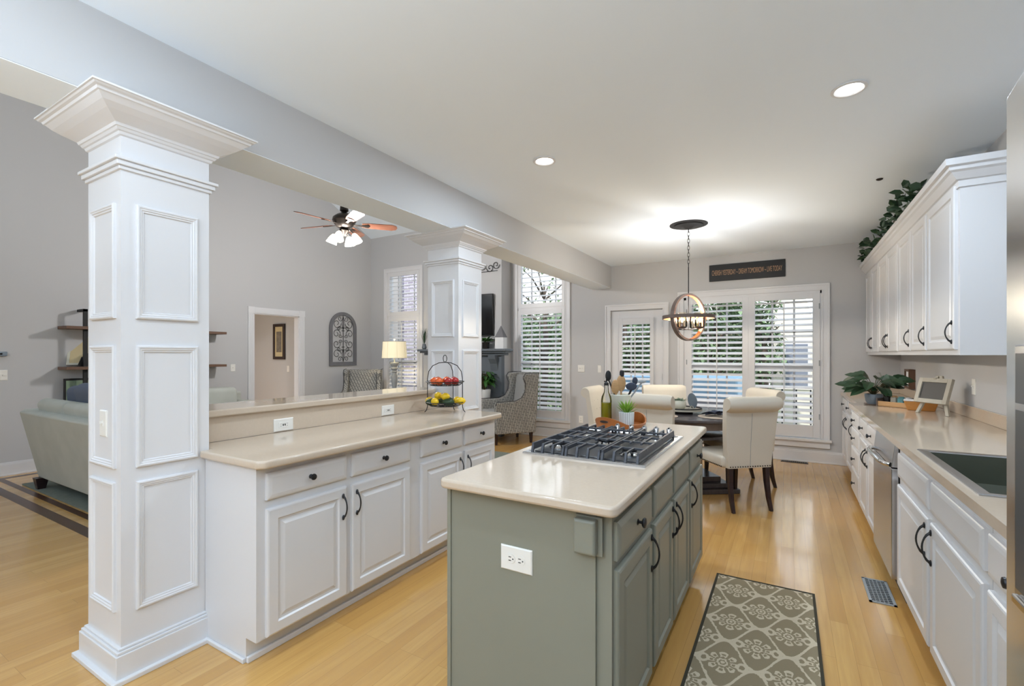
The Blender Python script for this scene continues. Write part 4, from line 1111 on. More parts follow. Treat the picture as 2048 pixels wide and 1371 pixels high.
tag(build('turner_tool', MB().lathe([(.012, 1.225), (.015, 1.235), (.015, 1.255), (.011, 1.266), (1e-4, 1.267)], (-.955, 3.082, 0), 14), 'blackm', smooth=True), 'black handle end of a tool standing tallest in the crock', 'utensil')
spoon('cooking_spoon', 'dark grey ladle leaning right over the crock rim', (-.885, 3.06, 1.188), 'napkin', 'blackm', .037, .026, (.04, 0), rot=RV)
spoon('spatula', 'blue-black slotted turner behind the grey ladle', (-.875, 3.11, 1.222), 'napkin', 'blackm', .026, .026, (.05, .03), rot=RV + .6)
spoon('spatula', 'grey tongs tip pointing right above the crock', (-.828, 3.10, 1.203), 'lampb', 'lampb', .03, .010, (.08, .03), rot=RV)
pt = thing('potted_succulent', 'spiky lime green succulent in a scored white pot on the tray', 'plant', (-.878, 2.93, .923))
build('pot', MB().lathe([(.040, 0), (.045, .004), (.048, .085), (.045, .087), (.042, .080), (1e-4, .078)], (0, 0, 0), 32), 'scored', pt, world=False, smooth=True)
mb = MB(); rnd = random.Random(4)
for i in range(34):
    a = i * 2.4; el = .35 + 1.5 * (i / 34)
    mb.leaf((-.878 + .006 * math.cos(a), 2.93 + .006 * math.sin(a), .998), (math.cos(a), math.sin(a), el * 1.2), rnd.uniform(.07, .09), .013, -.08, .25, nseg=4)
build('foliage', mb, 'leafl', pt)

# ------------------------------------------------------------------ fruit stand
fs_ = thing('fruit_stand', 'black wire two-tier fruit stand on the tan worktop by the far column', 'stand', (-2.33, 2.93, .914))
FC = Vector((-2.33, 2.93, .914)); r0 = .138
mb = MB()
angs = [math.radians(-150), math.radians(30), math.radians(100)]
for k, a in enumerate(angs):
    dx, dy = math.cos(a), math.sin(a)
    pts = [(r0 * 1.16, .004), (r0 * 1.06, .02), (r0 * 1.0, .05), (r0, .15), (r0, .27), (r0 * .93, .325), (r0 * .7, .37), (r0 * .35, .392), (0, .397)]
    mb.tube([tuple(FC + Vector((dx * r, dy * r, z))) for r, z in pts], .0032, 8)
build('frame', mb, 'iron', fs_, smooth=True)
mb = MB(); vdir = Vector((math.cos(RV), math.sin(RV), 0))
build('loop_handle', mb.tube([tuple(FC + vdir * (.014 * math.cos(2 * PI * i / 20)) + Vector((0, 0, .426 + .028 * math.sin(2 * PI * i / 20)))) for i in range(20)], .0028, 8, closed=True), 'iron', fs_, smooth=True)
for zt in (.245, .085):
    mb = MB()
    for rr_, zz in ((.150, zt), (.135, zt - .014), (.115, zt - .028), (.06, zt - .031)):
        mb.tube([tuple(FC + Vector((rr_ * math.cos(2 * PI * i / 40), rr_ * math.sin(2 * PI * i / 40), zz))) for i in range(40)], .0022 if rr_ < .15 else .0032, 6, closed=True)
    for i in range(20):
        a = 2 * PI * i / 20; mb.tube([tuple(FC + Vector((r_ * math.cos(a), r_ * math.sin(a), z_))) for r_, z_ in ((.15, zt), (.118, zt - .028), (.01, zt - .032))], .0012, 5)
    build('wire_basket', mb, 'iron', fs_, smooth=True)
rnd = random.Random(12)
fi = 0
for k in range(7):
    a = 2 * PI * k / 7 + .3; r_ = .082
    side = math.cos(a - math.radians(30))
    m_ = 'red' if side > .35 else 'orange'
    nm = 'apple' if m_ == 'red' else 'orange'
    p = FC + Vector((r_ * math.cos(a), r_ * math.sin(a), .245 + .005))
    f_ = thing(nm, ('red apple' if m_ == 'red' else 'orange fruit') + ' in the upper wire basket of the fruit stand', nm, tuple(p), group=('apples' if m_ == 'red' else 'oranges') + ' in the upper basket')
    build('flesh', MB().ball((0, 0, 0), .034, 16, 10, (1, 1, .88)), m_, f_, world=False, smooth=True)
    build('stalk', MB().tube([(0, 0, .026), (.002, 0, .036)], .0015, 5), 'stem', f_, world=False)
lem = [(-.112, -.055, .10), (-.02, -.10, .10), (.02, -.02, .135), (-.045, -.03, .14), (.118, .05, .10), (.05, .09, .10)]
for k, (dx, dy, dz) in enumerate(lem):
    p = FC + Vector((dx, dy, dz - .006)); T = Matrix.Translation(p) @ Matrix.Rotation(k * 1.3, 4, 'Z')
    mb = MB().lathe([(1e-4, -.040), (.007, -.036), (.020, -.026), (.029, -.008), (.029, .008), (.020, .026), (.007, .036), (1e-4, .040)], seg=16, T=T @ Matrix.Rotation(PI / 2, 4, 'X'))
    tag(build('lemon', mb, 'lemon', smooth=True), 'yellow lemon in the lower wire basket of the fruit stand', 'lemon', 'lemons in the lower basket')
for k, (dx, dy, rz) in enumerate(((-.055, -.09, .6), (.065, -.035, .5), (-.06, .05, .2), (.0, .04, .9))):
    p = FC + Vector((dx, dy, .088)); T = Matrix.Translation(p) @ Matrix.Rotation(rz, 4, 'Z')
    tag(build('avocado', MB().lathe([(1e-4, -.05), (.014, -.046), (.024, -.03), (.030, -.005), (.030, .015), (.022, .034), (.008, .043), (1e-4, .045)], seg=16, T=T @ Matrix.Rotation(PI / 2, 4, 'Y')), 'avocado', smooth=True), 'dark green avocado in the lower wire basket of the fruit stand', 'avocado', 'avocados in the lower basket')

# ------------------------------------------------------------------ right worktop items
ea = thing('chalkboard_easel', 'whitewashed tabletop easel holding a small framed chalkboard', 'easel', (.99, 4.82, .914))
TE = Matrix.Translation((.955, 4.72, .914)) @ Matrix.Rotation(math.radians(-56), 4, 'Z')
TI = TE @ Matrix.Translation((0, -.015, .085)) @ Matrix.Rotation(math.radians(-16), 4, 'X')
build('chalkboard', MB().box(-.105, -.006, .03, .105, .0, .165, TI), 'chalk', ea)
mb = MB(); fw = .032
mb.box(-.13, -.016, 0, -.13 + fw, .008, .195, TI).box(.13 - fw, -.016, 0, .13, .008, .195, TI).box(-.13 + fw, -.016, 0, .13 - fw, .008, fw, TI).box(-.13 + fw, -.016, .195 - fw, .13 - fw, .008, .195, TI)
build('board_frame', mb, 'wash', ea, bevel=.002)
for sx_ in (-1, 1):
    build('leg', MB().prism([(sx_ * .135, .0), (sx_ * .110, .0), (sx_ * .0, .30), (sx_ * .025, .30)], -.01, .006, 'y', TE @ Matrix.Translation((0, .0, 0)) @ Matrix.Rotation(math.radians(-12), 4, 'X')), 'wash', ea, bevel=.001)
build('leg', MB().prism([(.115, 0), (.135, 0), (.03, .28), (.015, .28)], -.01, .01, 'x', TE), 'wash', ea, bevel=.001)
bs = thing('tissue_basket', 'wicker basket with a white liner and tissues beside the easel', 'basket', (.875, 5.02, .914))
TB = Matrix.Translation((.945, 5.02, .914)) @ Matrix.Rotation(math.radians(-12), 4, 'Z')
def taper(mb, a0, b0, a1, b1, z0_, z1_, T):
    vs = [(-a0, -b0, z0_), (a0, -b0, z0_), (a0, b0, z0_), (-a0, b0, z0_), (-a1, -b1, z1_), (a1, -b1, z1_), (a1, b1, z1_), (-a1, b1, z1_)]
    return mb.add(vs, [(0, 3, 2, 1), (4, 5, 6, 7), (0, 1, 5, 4), (1, 2, 6, 5), (2, 3, 7, 6), (3, 0, 4, 7)], T)
build('wicker_body', taper(MB(), .085, .05, .108, .065, 0, .075, TB), 'basket', bs, bevel=.006)
build('liner', taper(MB(), .108, .066, .112, .070, .075, .084, TB), 'tissue', bs, bevel=.004)
mb = MB()
for a_, l_ in ((.3, .09), (1.4, .075), (2.6, .08), (4.0, .07)):
    mb.leaf(tuple(TB @ Vector((.0, 0, .08))), (math.cos(a_) * .5, math.sin(a_) * .5, 1), l_, .06, .05, .3)
build('tissue', mb, 'tissue', bs)
bx = thing('wooden_crate_tray', 'low wooden tray box of small jars beneath the corner plant', 'tray', (.72, 5.25, .914))
TX = Matrix.Translation((.835, 5.25, .914)) @ Matrix.Rotation(math.radians(-40), 4, 'Z')
mb = MB().box(-.13, -.075, .0, .13, .075, .008, TX).box(-.13, -.075, .0, .13, -.065, .045, TX).box(-.13, .065, 0, .13, .075, .045, TX)
build('crate_sides', mb, 'lwood', bx, bevel=.001)
build('crate_end', MB().box(.12, -.08, 0, .132, .08, .085, TX).box(-.132, -.08, 0, -.12, .08, .07, TX), 'tabler', bx, bevel=.001)
for k, (x_, lb, m_, h_) in enumerate(((-.085, 'dark lidded jar in the wooden tray under the plant', 'blackm', .075), (-.03, 'pale jar with a cork lid in the wooden tray', 'wash', .075), (.025, 'teal glazed square jar in the wooden tray', 'teal', .07), (.08, 'white and blue jar at the right end of the wooden tray', 'ceramic', .068))):
    j = thing('jar', lb, 'jar', tuple(TX @ Vector((x_, 0, .008))))
    build('jar_body', MB().box(x_ - .022, -.022, .008, x_ + .022, .022, .008 + h_, TX), m_, j, bevel=.006, bseg=3)
    build('lid', MB().lathe([(.02, .008 + h_), (.021, .02 + h_), (1e-4, .021 + h_)], (x_, 0, 0), 16, T=TX), 'lwood' if k == 1 else m_, j)
pl = thing('potted_plant', 'broad-leaved dark green plant in a blue-grey pot at the corner of the worktop', 'plant', (.66, 5.42, .914))
PCc = (.68, 5.38, 0)
build('saucer', MB().lathe([(.062, .9145), (.075, .92), (.073, .924), (1e-4, .922)], PCc, 24), 'tabler', pl, smooth=True)
build('pot', MB().lathe([(.045, .921), (.062, .95), (.070, 1.0), (.066, 1.012), (.060, 1.0), (1e-4, .995)], PCc, 28), 'galv', pl, smooth=True)
sb = MB(); lf = MB(); rnd = random.Random(21)
for i in range(46):
    a = rnd.uniform(0, 2 * PI); ro = rnd.uniform(.03, .17); hh = 1.05 + rnd.uniform(0, .15) * (1.2 - ro * 3)
    p0 = Vector((PCc[0], PCc[1], .995)); p1 = Vector((PCc[0] + ro * math.cos(a), PCc[1] + ro * math.sin(a) * .8, hh))
    if p1.x > 1.05: p1.x = 1.05
    sb.tube([tuple(p0), tuple((p0 + p1) / 2 + Vector((0, 0, .03))), tuple(p1)], .0022, 5)
    lf.leaf(tuple(p1), (math.cos(a), math.sin(a), rnd.uniform(-.25, .45)), rnd.uniform(.11, .17), rnd.uniform(.06, .085), .25, .12, up=Vector((rnd.uniform(-.6, .6), -.9, .8)))
build('stems', sb, 'stem', pl); build('foliage', lf, 'leafd', pl)
fn = thing('fern_sprig', 'pale green feathery sprig rising behind the broad-leaved corner plant', 'plant', (.80, 5.60, .914))
build('holder', MB().lathe([(.03, .9145), (.035, .92), (.03, 1.03), (.026, 1.035), (1e-4, 1.03)], (.80, 5.62, 0), 18), 'blackm', fn, smooth=True)
lf = MB(); sb = MB()
for i in range(12):
    a = rnd.uniform(0, 2 * PI); tip_ = Vector((.80 + .13 * math.cos(a), 5.62 + .1 * math.sin(a), 1.13 + rnd.uniform(-.03, .13)))
    b0 = Vector((.80, 5.62, 1.03)); sb.tube([tuple(b0), tuple((b0 + tip_) / 2 + Vector((0, 0, .02))), tuple(tip_)], .0012, 4)
    for k in range(10):
        t = .35 + .065 * k; q = b0.lerp(tip_, t)
        for sg_ in (-1, 1): lf.leaf(tuple(q), (sg_ * math.sin(a) + .3 * math.cos(a), -sg_ * math.cos(a) + .3 * math.sin(a), .3), .03, .006, .1, .1, nseg=2)
build('stems', sb, 'stem', fn); build('fronds', lf, 'leafg', fn)
wb = thing('wall_box_calendar', 'small brown wooden box with a white strip hung on the right wall', 'wall decor', (RX, 6.5, 1.0))
build('box_frame', MB().box(RX - .055, 6.36, 1.01, RX, 6.38, 1.215).box(RX - .055, 6.56, 1.01, RX, 6.58, 1.215).box(RX - .055, 6.38, 1.195, RX, 6.56, 1.215).box(RX - .055, 6.38, 1.01, RX, 6.56, 1.03).box(RX - .01, 6.38, 1.03, RX, 6.56, 1.195), 'walnut', wb)
build('paper_strip', MB().box(RX - .045, 6.40, 1.035, RX - .04, 6.54, 1.19), 'tissue', wb)

# ------------------------------------------------------------------ family room
# fireplace breast
FXa, FXb, FYf = -5.62, -4.18, 6.78
struct('wall_chimney', MB().box(FXa, FYf, 0, FXb, BY, 3.9), 'wall')
fp = thing('fireplace', 'slate grey fireplace surround with a deep mantel shelf', 'fireplace', ((FXa + FXb) / 2, FYf, 0))
cxm = -4.90
build('mantel_shelf', MB().box(cxm - .95, FYf - .24, 1.43, cxm + .95, FYf, 1.47).box(cxm - .92, FYf - .20, 1.40, cxm + .92, FYf, 1.43).box(cxm - .86, FYf - .15, 1.36, cxm + .86, FYf, 1.40), 'slate', fp, bevel=.006)
build('surround', MB().box(cxm - .78, FYf - .10, 0, cxm - .50, FYf, 1.36).box(cxm + .50, FYf - .10, 0, cxm + .78, FYf, 1.36).box(cxm - .5, FYf - .08, .98, cxm + .5, FYf, 1.36), 'slate', fp, bevel=.004)
for sx_ in (-1, 1):
    build('corbel', MB().prism([(FYf - .10, 1.10), (FYf - .10, 1.36), (FYf - .2, 1.36), (FYf - .185, 1.30), (FYf - .13, 1.22)], cxm + sx_ * .64 - .07, cxm + sx_ * .64 + .07, 'x'), 'slate', fp, bevel=.004)
build('firebox', MB().box(cxm - .5, FYf - .02, 0, cxm + .5, FYf - .001, .98), 'black', fp)
tv = thing('television', 'flat black television mounted above the fireplace mantel', 'television', (-4.9, FYf - .1, 1.9))
TT = Matrix.Translation((-4.93, FYf - .14, 2.05)) @ Matrix.Rotation(math.radians(9), 4, 'Z') @ Matrix.Rotation(math.radians(4), 4, 'X')
build('bezel', MB().box(-.62, 0, -.36, .62, .045, .36, TT), 'blackm', tv, bevel=.004)
build('screen', MB().box(-.605, -.002, -.345, .605, 0, .345, TT), 'black', tv)
build('wall_mount', MB().box(-.1, .045, -.1, .1, .13, .1, TT), 'blackm', tv)
sc = MB()
def spiral(mb, cx_, cz_, y_, r_, turns, dirn, th=.006, a0=0):
    pts = []
    for i in range(28):
        t = i / 27; a = a0 + dirn * turns * 2 * PI * t; rr_ = r_ * (1 - .8 * t)
        pts.append((cx_ + rr_ * math.cos(a), y_, cz_ + rr_ * math.sin(a)))
    mb.tube(pts, th, 6)
for q in range(-2, 3):
    spiral(sc, -4.9 + q * .28 - .06, 2.86, FYf - .02, .075, 1.3, 1, a0=PI); spiral(sc, -4.9 + q * .28 + .06, 2.90, FYf - .02, .075, 1.3, -1)
sc.tube([(-5.55, FYf - .015, 2.80), (-4.25, FYf - .015, 2.80)], .005, 6)
tag(build('iron_scroll', sc, 'iron', smooth=True), 'black wrought iron scroll hung on the chimney wall above the television', 'wall decor')
# mantel items
pm = thing('potted_plant', 'small green plant in a black pot on the fireplace mantel', 'plant', (-4.42, 6.66, 1.47))
build('pot', MB().lathe([(.05, 1.471), (.06, 1.48), (.068, 1.58), (.06, 1.582), (1e-4, 1.57)], (-4.42, 6.66, 0), 22), 'black', pm, smooth=True)
lf = MB(); rnd = random.Random(8)
for i in range(34):
    a = rnd.uniform(0, 2 * PI); lf.leaf((-4.42 + .03 * math.cos(a), 6.66 + .03 * math.sin(a), 1.58 + rnd.uniform(0, .05)), (math.cos(a), math.sin(a), rnd.uniform(.1, 1)), rnd.uniform(.10, .17), .055, .3, .15)
build('foliage', lf, 'leaf', pm)
ho = thing('lantern', 'white house-shaped lantern with a grey pointed roof on the mantel', 'lantern', (-4.13, 6.68, 1.47))
build('lantern_body', MB().box(-4.21, 6.62, 1.471, -4.05, 6.74, 1.66), 'ceramic', ho)
build('roof', taper(MB(), .085, .065, .004, .004, 0, .19, Matrix.Translation((-4.13, 6.68, 1.66))), 'greywood', ho)
tag(build('figurine', MB().lathe([(.03, 1.471), (.035, 1.49), (.02, 1.54), (.028, 1.57), (.012, 1.60), (1e-4, 1.602)], (-4.60, 6.64, 0), 16).lathe([(.02, 1.471), (.026, 1.49), (.015, 1.52), (.02, 1.54), (1e-4, 1.56)], (-4.53, 6.62, 0), 16), 'ceramic', smooth=True), 'small white figurine left of the mantel plant', 'figurine')
gm_ = MB(); rnd = random.Random(2)
for i in range(26):
    gm_.leaf((-5.78, 6.66, 1.56), (rnd.uniform(-.4, .35), rnd.uniform(-.3, .3), 1), rnd.uniform(.18, .34), .012, .05, .1, nseg=3)
vs_ = thing('grass_vase', 'grey vase of dark grass at the left end of the mantel', 'plant', (-5.78, 6.66, 1.47))
build('vase', MB().lathe([(.03, 1.471), (.045, 1.50), (.03, 1.56), (.025, 1.57)], (-5.78, 6.66, 0), 18), 'slate', vs_, smooth=True); build('grass', gm_, 'leafd', vs_)

# wing chairs
def wing_chair(label, loc, rz, inner='plain'):
    r = thing('wing_armchair', label, 'armchair', loc, math.radians(rz), 'patterned wing chairs in the family room')
    B = lambda nme, mb, m, p=r, bv=.03, bs=4: build(nme, mb, m, p, world=False, bevel=bv, bseg=bs)
    B('seat_base', MB().box(-.30, -.26, .17, .30, .36, .36), 'weave', r, .02)
    B('seat_cushion', MB().box(-.27, -.22, .36, .27, .38, .50), 'plain', r, .04)
    for s_ in (-1, 1):
        xa, xb = (s_ * .27, s_ * .345)
        x_0, x_1 = min(xa, xb), max(xa, xb)
        # side: arm + wing profile in (y,z)
        side = [(-.30, .17), (.34, .17), (.36, .60), (.34, .645), (.04, .655), (-.07, .70), (-.13, .80), (-.14, .92), (-.10, 1.02), (-.14, 1.07), (-.37, 1.08), (-.34, .6)]
        sd = B('arm_and_wing', MB().prism(side, x_0, x_1, 'x'), 'weave', r, .014, 3)
        pp = [(s_ * .31, y_, z_) for y_, z_ in ((.365, .60), (.34, .655), (.04, .665), (-.065, .71), (-.122, .80), (-.132, .92), (-.092, 1.02), (-.13, 1.08), (-.20, 1.088), (-.37, 1.09))]
        B('piping', MB().tube([(p_[0] + s_ * .038, p_[1], p_[2]) for p_ in pp], .006, 6), 'welt', sd, 0)
    B('backrest', MB().prism([(-.30, .17), (-.22, .17), (-.20, .50), (-.27, 1.06), (-.29, 1.085), (-.38, 1.085), (-.385, 1.05)], -.28, .28, 'x'), 'weave', r, .018, 3)
    B('inner_back', MB().prism([(-.21, .48), (-.17, .50), (-.235, 1.03), (-.27, 1.05)], -.25, .25, 'x'), inner, r, .012, 3)
    for s_ in (-1, 1):
        for yy in (-.26, .32):
            B('leg', taper(MB(), .016, .016, .024, .024, 0, .17, Matrix.Translation((s_ * .27, yy, 0))), 'espresso', r, .002, 2)
    return r
wing_chair('herringbone wing armchair beside the right family-room window', (-3.83, 6.44, 0), 143)
wing_chair('herringbone wing armchair in the far corner beside the table lamp', (-6.98, 6.25, 0), -142, 'weave')
# side table and lamp
ts = thing('side_table', 'small dark side table carrying the corner lamp', 'table', (-6.45, 6.58, 0))
build('table_top', MB().lathe([(.24, .60), (.25, .61), (.25, .625), (1e-4, .626)], (-6.45, 6.58, 0), 32), 'slate', ts, smooth=True)
build('stem', MB().lathe([(.16, 0), (.15, .02), (.03, .06), (.025, .5), (.05, .60)], (-6.45, 6.58, 0), 20), 'slate', ts, smooth=True)
lp = thing('table_lamp', 'grey turned table lamp with a lit cream drum shade', 'lamp', (-6.45, 6.58, .626)); LC = (-6.45, 6.58, 0)
build('lamp_base', MB().lathe([(.09, .627), (.09, .65), (.05, .67), (.035, .72), (.055, .85), (.06, .95), (.04, 1.03), (.055, 1.05), (.04, 1.07), (.065, 1.11), (.045, 1.14), (.085, 1.20), (.085, 1.22), (.012, 1.225), (.012, 1.36)], LC, 24), 'lampb', lp, smooth=True)
ls = build('lamp_shade', MB().lathe([(.235, 1.305), (.215, 1.62)], LC, 40, cap=False), 'shade', lp, smooth=True)
build('shade_trim', MB().tube([(LC[0] + .236 * math.cos(2 * PI * i / 40), LC[1] + .236 * math.sin(2 * PI * i / 40), 1.305) for i in range(40)], .004, 5, closed=True).tube([(LC[0] + .216 * math.cos(2 * PI * i / 40), LC[1] + .216 * math.sin(2 * PI * i / 40), 1.62) for i in range(40)], .004, 5, closed=True), 'lampb', ls)
mb = MB()
for k in range(8):
    a = 2 * PI * k / 8 + .2; mb.tube([(LC[0] + .237 * math.cos(a), LC[1] + .237 * math.sin(a), 1.305), (LC[0] + .217 * math.cos(a), LC[1] + .217 * math.sin(a), 1.62)], .002, 4)
build('shade_seams', mb, 'lampb', ls)
build('finial', MB().ball((LC[0], LC[1], 1.665), .02).tube([(LC[0], LC[1], 1.36), (LC[0], LC[1], 1.66)], .004, 6), 'ceramic', lp, smooth=True)
L_ = light('table_lamp_bulb', 'POINT', (0, 0, .84), 7, (1, .85, .62), .04); L_.parent = lp
# plant on black table by fireplace
bt_ = thing('plant_stand', 'small black stand under the peace lily by the fireplace', 'stand', (-4.36, 6.53, 0))
build('stand_top', MB().lathe([(.105, .54), (.11, .55), (.11, .56), (1e-4, .5605)], (-4.36, 6.53, 0), 28), 'black', bt_, smooth=True)
for k in range(3): build('leg', MB().tube([(-4.36 + .09 * math.cos(k * 2.09), 6.53 + .09 * math.sin(k * 2.09), 0.002), (-4.36 + .08 * math.cos(k * 2.09), 6.53 + .08 * math.sin(k * 2.09), .545)], .008, 6), 'black', bt_)
pp = thing('potted_plant', 'leafy green peace lily in a white pot between column and wing chair', 'plant', (-4.36, 6.53, .561)); PPc = (-4.36, 6.53, 0)
build('pot', MB().lathe([(.080, .562), (.088, .57), (.108, .79), (.104, .795), (.095, .77), (1e-4, .765)], PPc, 30), 'ceramic', pp, smooth=True)
sb = MB(); lf = MB(); rnd = random.Random(31)
for i in range(80):
    a = rnd.uniform(0, 2 * PI); ro = rnd.uniform(.03, .13); zz = .90 + rnd.uniform(0, .22) * (1.1 - ro * 2.4)
    p0 = Vector((PPc[0], PPc[1], .77)); p1 = Vector((PPc[0] + ro * math.cos(a), PPc[1] + ro * math.sin(a), zz))
    sb.tube([tuple(p0), tuple((p0 + p1) / 2 + Vector((0, 0, .04))), tuple(p1)], .003, 5)
    lf.leaf(tuple(p1), (math.cos(a), math.sin(a), rnd.uniform(-.5, .4)), rnd.uniform(.10, .15), rnd.uniform(.05, .075), .45, .15)
build('stems', sb, 'stem', pp); build('foliage', lf, 'leaf', pp)

# sofa seen from behind
so = thing('sofa', 'large grey-green sofa seen from behind at the photo left', 'sofa', (-5.4, 2.0, 0))
mb = MB(); mb.prism([(1.70, .12), (1.56, .80), (1.60, .825), (1.78, .825), (1.90, .40), (1.90, .12)], -6.62, -4.2, 'x')
build('back_frame', mb, 'sofa', so, bevel=.012, bseg=3)
build('seat_base', MB().box(-6.6, 1.85, .12, -4.22, 2.55, .40), 'sofa', so, bevel=.02)
for a, b_ in ((-6.62, -6.42), (-4.40, -4.2)): build('arm', MB().prism([(1.72, .12), (1.72, .62), (2.58, .60), (2.60, .12)], a, b_, 'x'), 'sofa', so, bevel=.03, bseg=4)
for k in range(3):
    a = -6.40 + k * .667; build('seat_cushion', MB().box(a, 1.9, .40, a + .655, 2.6, .55), 'sofa', so, bevel=.05, bseg=4)
    build('back_cushion', MB().prism([(1.70, .55), (1.62, .90), (1.68, .945), (1.86, .90), (1.98, .56)], a, a + .655, 'x'), 'sofa', so, bevel=.05, bseg=4)
for x_, y_ in ((-6.55, 1.70), (-4.27, 1.70), (-6.55, 2.5), (-4.27, 2.5)): build('leg', taper(MB(), .03, .03, .05, .05, .012, .125, Matrix.Translation((x_, y_, 0))), 'espresso', so)
tag(build('throw_pillow', MB().prism([(1.74, .86), (1.70, 1.05), (1.76, 1.11), (1.90, 1.09), (1.95, .88)], -5.75, -5.35, 'x'), 'pillow', bevel=.06, bseg=4), 'blue-grey throw pillow leaning over the sofa back near the column', 'pillow')
tag(build('throw_pillow', MB().prism([(1.80, .84), (1.78, 1.02), (1.84, 1.07), (1.98, 1.03), (2.02, .86)], -6.20, -5.85, 'x'), 'pillow', bevel=.06, bseg=4), 'grey throw pillow at the corner of the big sofa, half hidden', 'pillow')
l2 = thing('loveseat', 'grey loveseat near the left wall, its back cushions peeking above the bar', 'sofa', (-6.95, 3.3, 0))
build('frame', MB().box(-7.36, 2.75, .10, -7.18, 4.10, .82).box(-7.2, 2.75, .10, -6.45, 4.10, .40), 'sofa', l2, bevel=.03, bseg=3)
for a in (2.75, 3.92): build('arm', MB().box(-7.20, a, .10, -6.42, a + .18, .70), 'sofa', l2, bevel=.05, bseg=4)
for a in (2.94, 3.43): build('back_cushion', MB().box(-7.2, a, .50, -6.92, a + .48, .90), 'sofa', l2, bevel=.07, bseg=4); build('seat_cushion', MB().box(-7.1, a, .40, -6.45, a + .48, .53), 'sofa', l2, bevel=.05, bseg=4)
tag(build('area_rug', MB().box(-6.95, 1.66, .0012, -3.2, 5.6, .012), 'rugf'), 'grey area rug beneath the big sofa', 'rug')

# wall shelf unit
su = thing('shelf_unit', 'industrial wall shelf with black posts and dark wooden boards behind the column', 'shelf', (LX + .15, 3.0, 0))
for zz in (1.68, 1.19, .70): build('shelf_board', MB().box(LX + .005, 2.13, zz, LX + .29, 3.97, zz + .035), 'walnut', su, bevel=.002)
for yy in (2.305, 3.70): build('post', MB().box(LX + .20, yy, 0, LX + .23, yy + .04, 1.93).box(LX + .02, yy, 1.90, LX + .23, yy + .04, 1.93), 'blackm', su)
pf = thing('photo_frame', 'cream photo frame on a black easel on the lower shelf board', 'picture', (LX + .16, 2.45, 1.225))
Tp = Matrix.Translation((LX + .14, 2.34, 1.215)) @ Matrix.Rotation(math.radians(62), 4, 'Z') @ Matrix.Rotation(math.radians(-24), 4, 'X')
build('frame', ring(MB(), -.17, .03, .17, .42, .025, -.01, .01) and MB().add([tuple(Tp @ Vector(p)) for p in ring(MB(), -.17, .03, .17, .42, .025, -.01, .01).v], ring(MB(), -.17, .03, .17, .42, .025, -.01, .01).f), 'crock', pf)
build('photo', MB().box(-.145, -.004, .055, .145, .004, .395, Tp), 'mat_p', pf)
build('easel', MB().prism([(2.26, 1.226), (2.36, 1.226), (2.45, 1.38), (2.42, 1.43), (2.30, 1.34)], LX + .17, LX + .185, 'x'), 'blackm', pf)
tg = thing('photo_frame', 'dark framed yellow-green picture on the lowest shelf by the pillow', 'picture', (LX + .1, 2.35, .735))
build('frame', MB().box(LX + .08, 2.16, .736, LX + .10, 2.50, 1.08), 'blackm', tg); build('photo', MB().box(LX + .10, 2.18, .756, LX + .104, 2.48, 1.055), 'leafg', tg)

# arched iron wall decor
ar = thing('arched_wall_decor', 'arched grey wooden frame with black iron scrollwork on the left wall', 'wall decor', (LX, 6.365, 1.155))
AY, A0, A1, AR = 6.365, 1.155, 2.215, .325
def arch(R, z0_, zc, N_=20): return [(AY - R, z0_)] + [(AY - R * math.cos(PI * i / N_), zc + R * math.sin(PI * i / N_)) for i in range(N_ + 1)] + [(AY + R, z0_)]
mb = MB(); zc = A1 - AR; o_ = arch(AR, A0, zc); i_ = arch(AR - .065, A0 + .075, zc); Nn = len(o_)
vs = [(LX + .002, y, z) for y, z in o_] + [(LX + .002, y, z) for y, z in i_] + [(LX + .035, y, z) for y, z in o_] + [(LX + .035, y, z) for y, z in i_]
fs = []
for i in range(Nn):
    j = (i + 1) % Nn
    fs += [(2 * Nn + i, 2 * Nn + j, 3 * Nn + j, 3 * Nn + i), (i, j, Nn + j, Nn + i), (i, j, 2 * Nn + j, 2 * Nn + i), (Nn + i, Nn + j, 3 * Nn + j, 3 * Nn + i)]
build('wooden_frame', mb.add(vs, fs), 'greywood', ar)
mb = MB(); xw = LX + .02
def scr(cy_, cz_, r_, dirn, a0, turns=1.2):
    pts = []
    for i in range(22):
        t = i / 21; a = a0 + dirn * turns * 2 * PI * t; rr_ = r_ * (1 - .78 * t); pts.append((xw, cy_ + rr_ * math.cos(a), cz_ + rr_ * math.sin(a)))
    mb.tube(pts, .005, 5)
mb.tube([(xw, AY, A0 + .07), (xw, AY, A1 - .07)], .006, 6)
zm = (A0 + A1) / 2
for s_ in (-1, 1):
    for up in (-1, 1):
        a0_ = PI if s_ > 0 else 0
        for (dy, dz, rr_, dr) in ((.075, .40, .055, 1), (.15, .30, .10, 1), (.10, .20, .05, -1), (.16, .10, .09, -1), (.07, .06, .045, 1)):
            scr(AY + s_ * dy, zm + up * dz, rr_, s_ * dr * up, a0_)
    mb.tube([(xw, AY + s_ * .03 * math.sin(PI * i / 10), A1 - .08 - .28 * i / 10) for i in range(11)], .004, 5)
    mb.tube([(xw, AY + s_ * .03 * math.sin(PI * i / 10), A0 + .08 + .24 * i / 10) for i in range(11)], .004, 5)
for zz in (zm + .16, zm + .22, zm - .16, zm - .22): mb.tube([(xw, AY - .03, zz), (xw, AY + .03, zz)], .007, 6)
build('iron_scrollwork', mb, 'iron', ar)

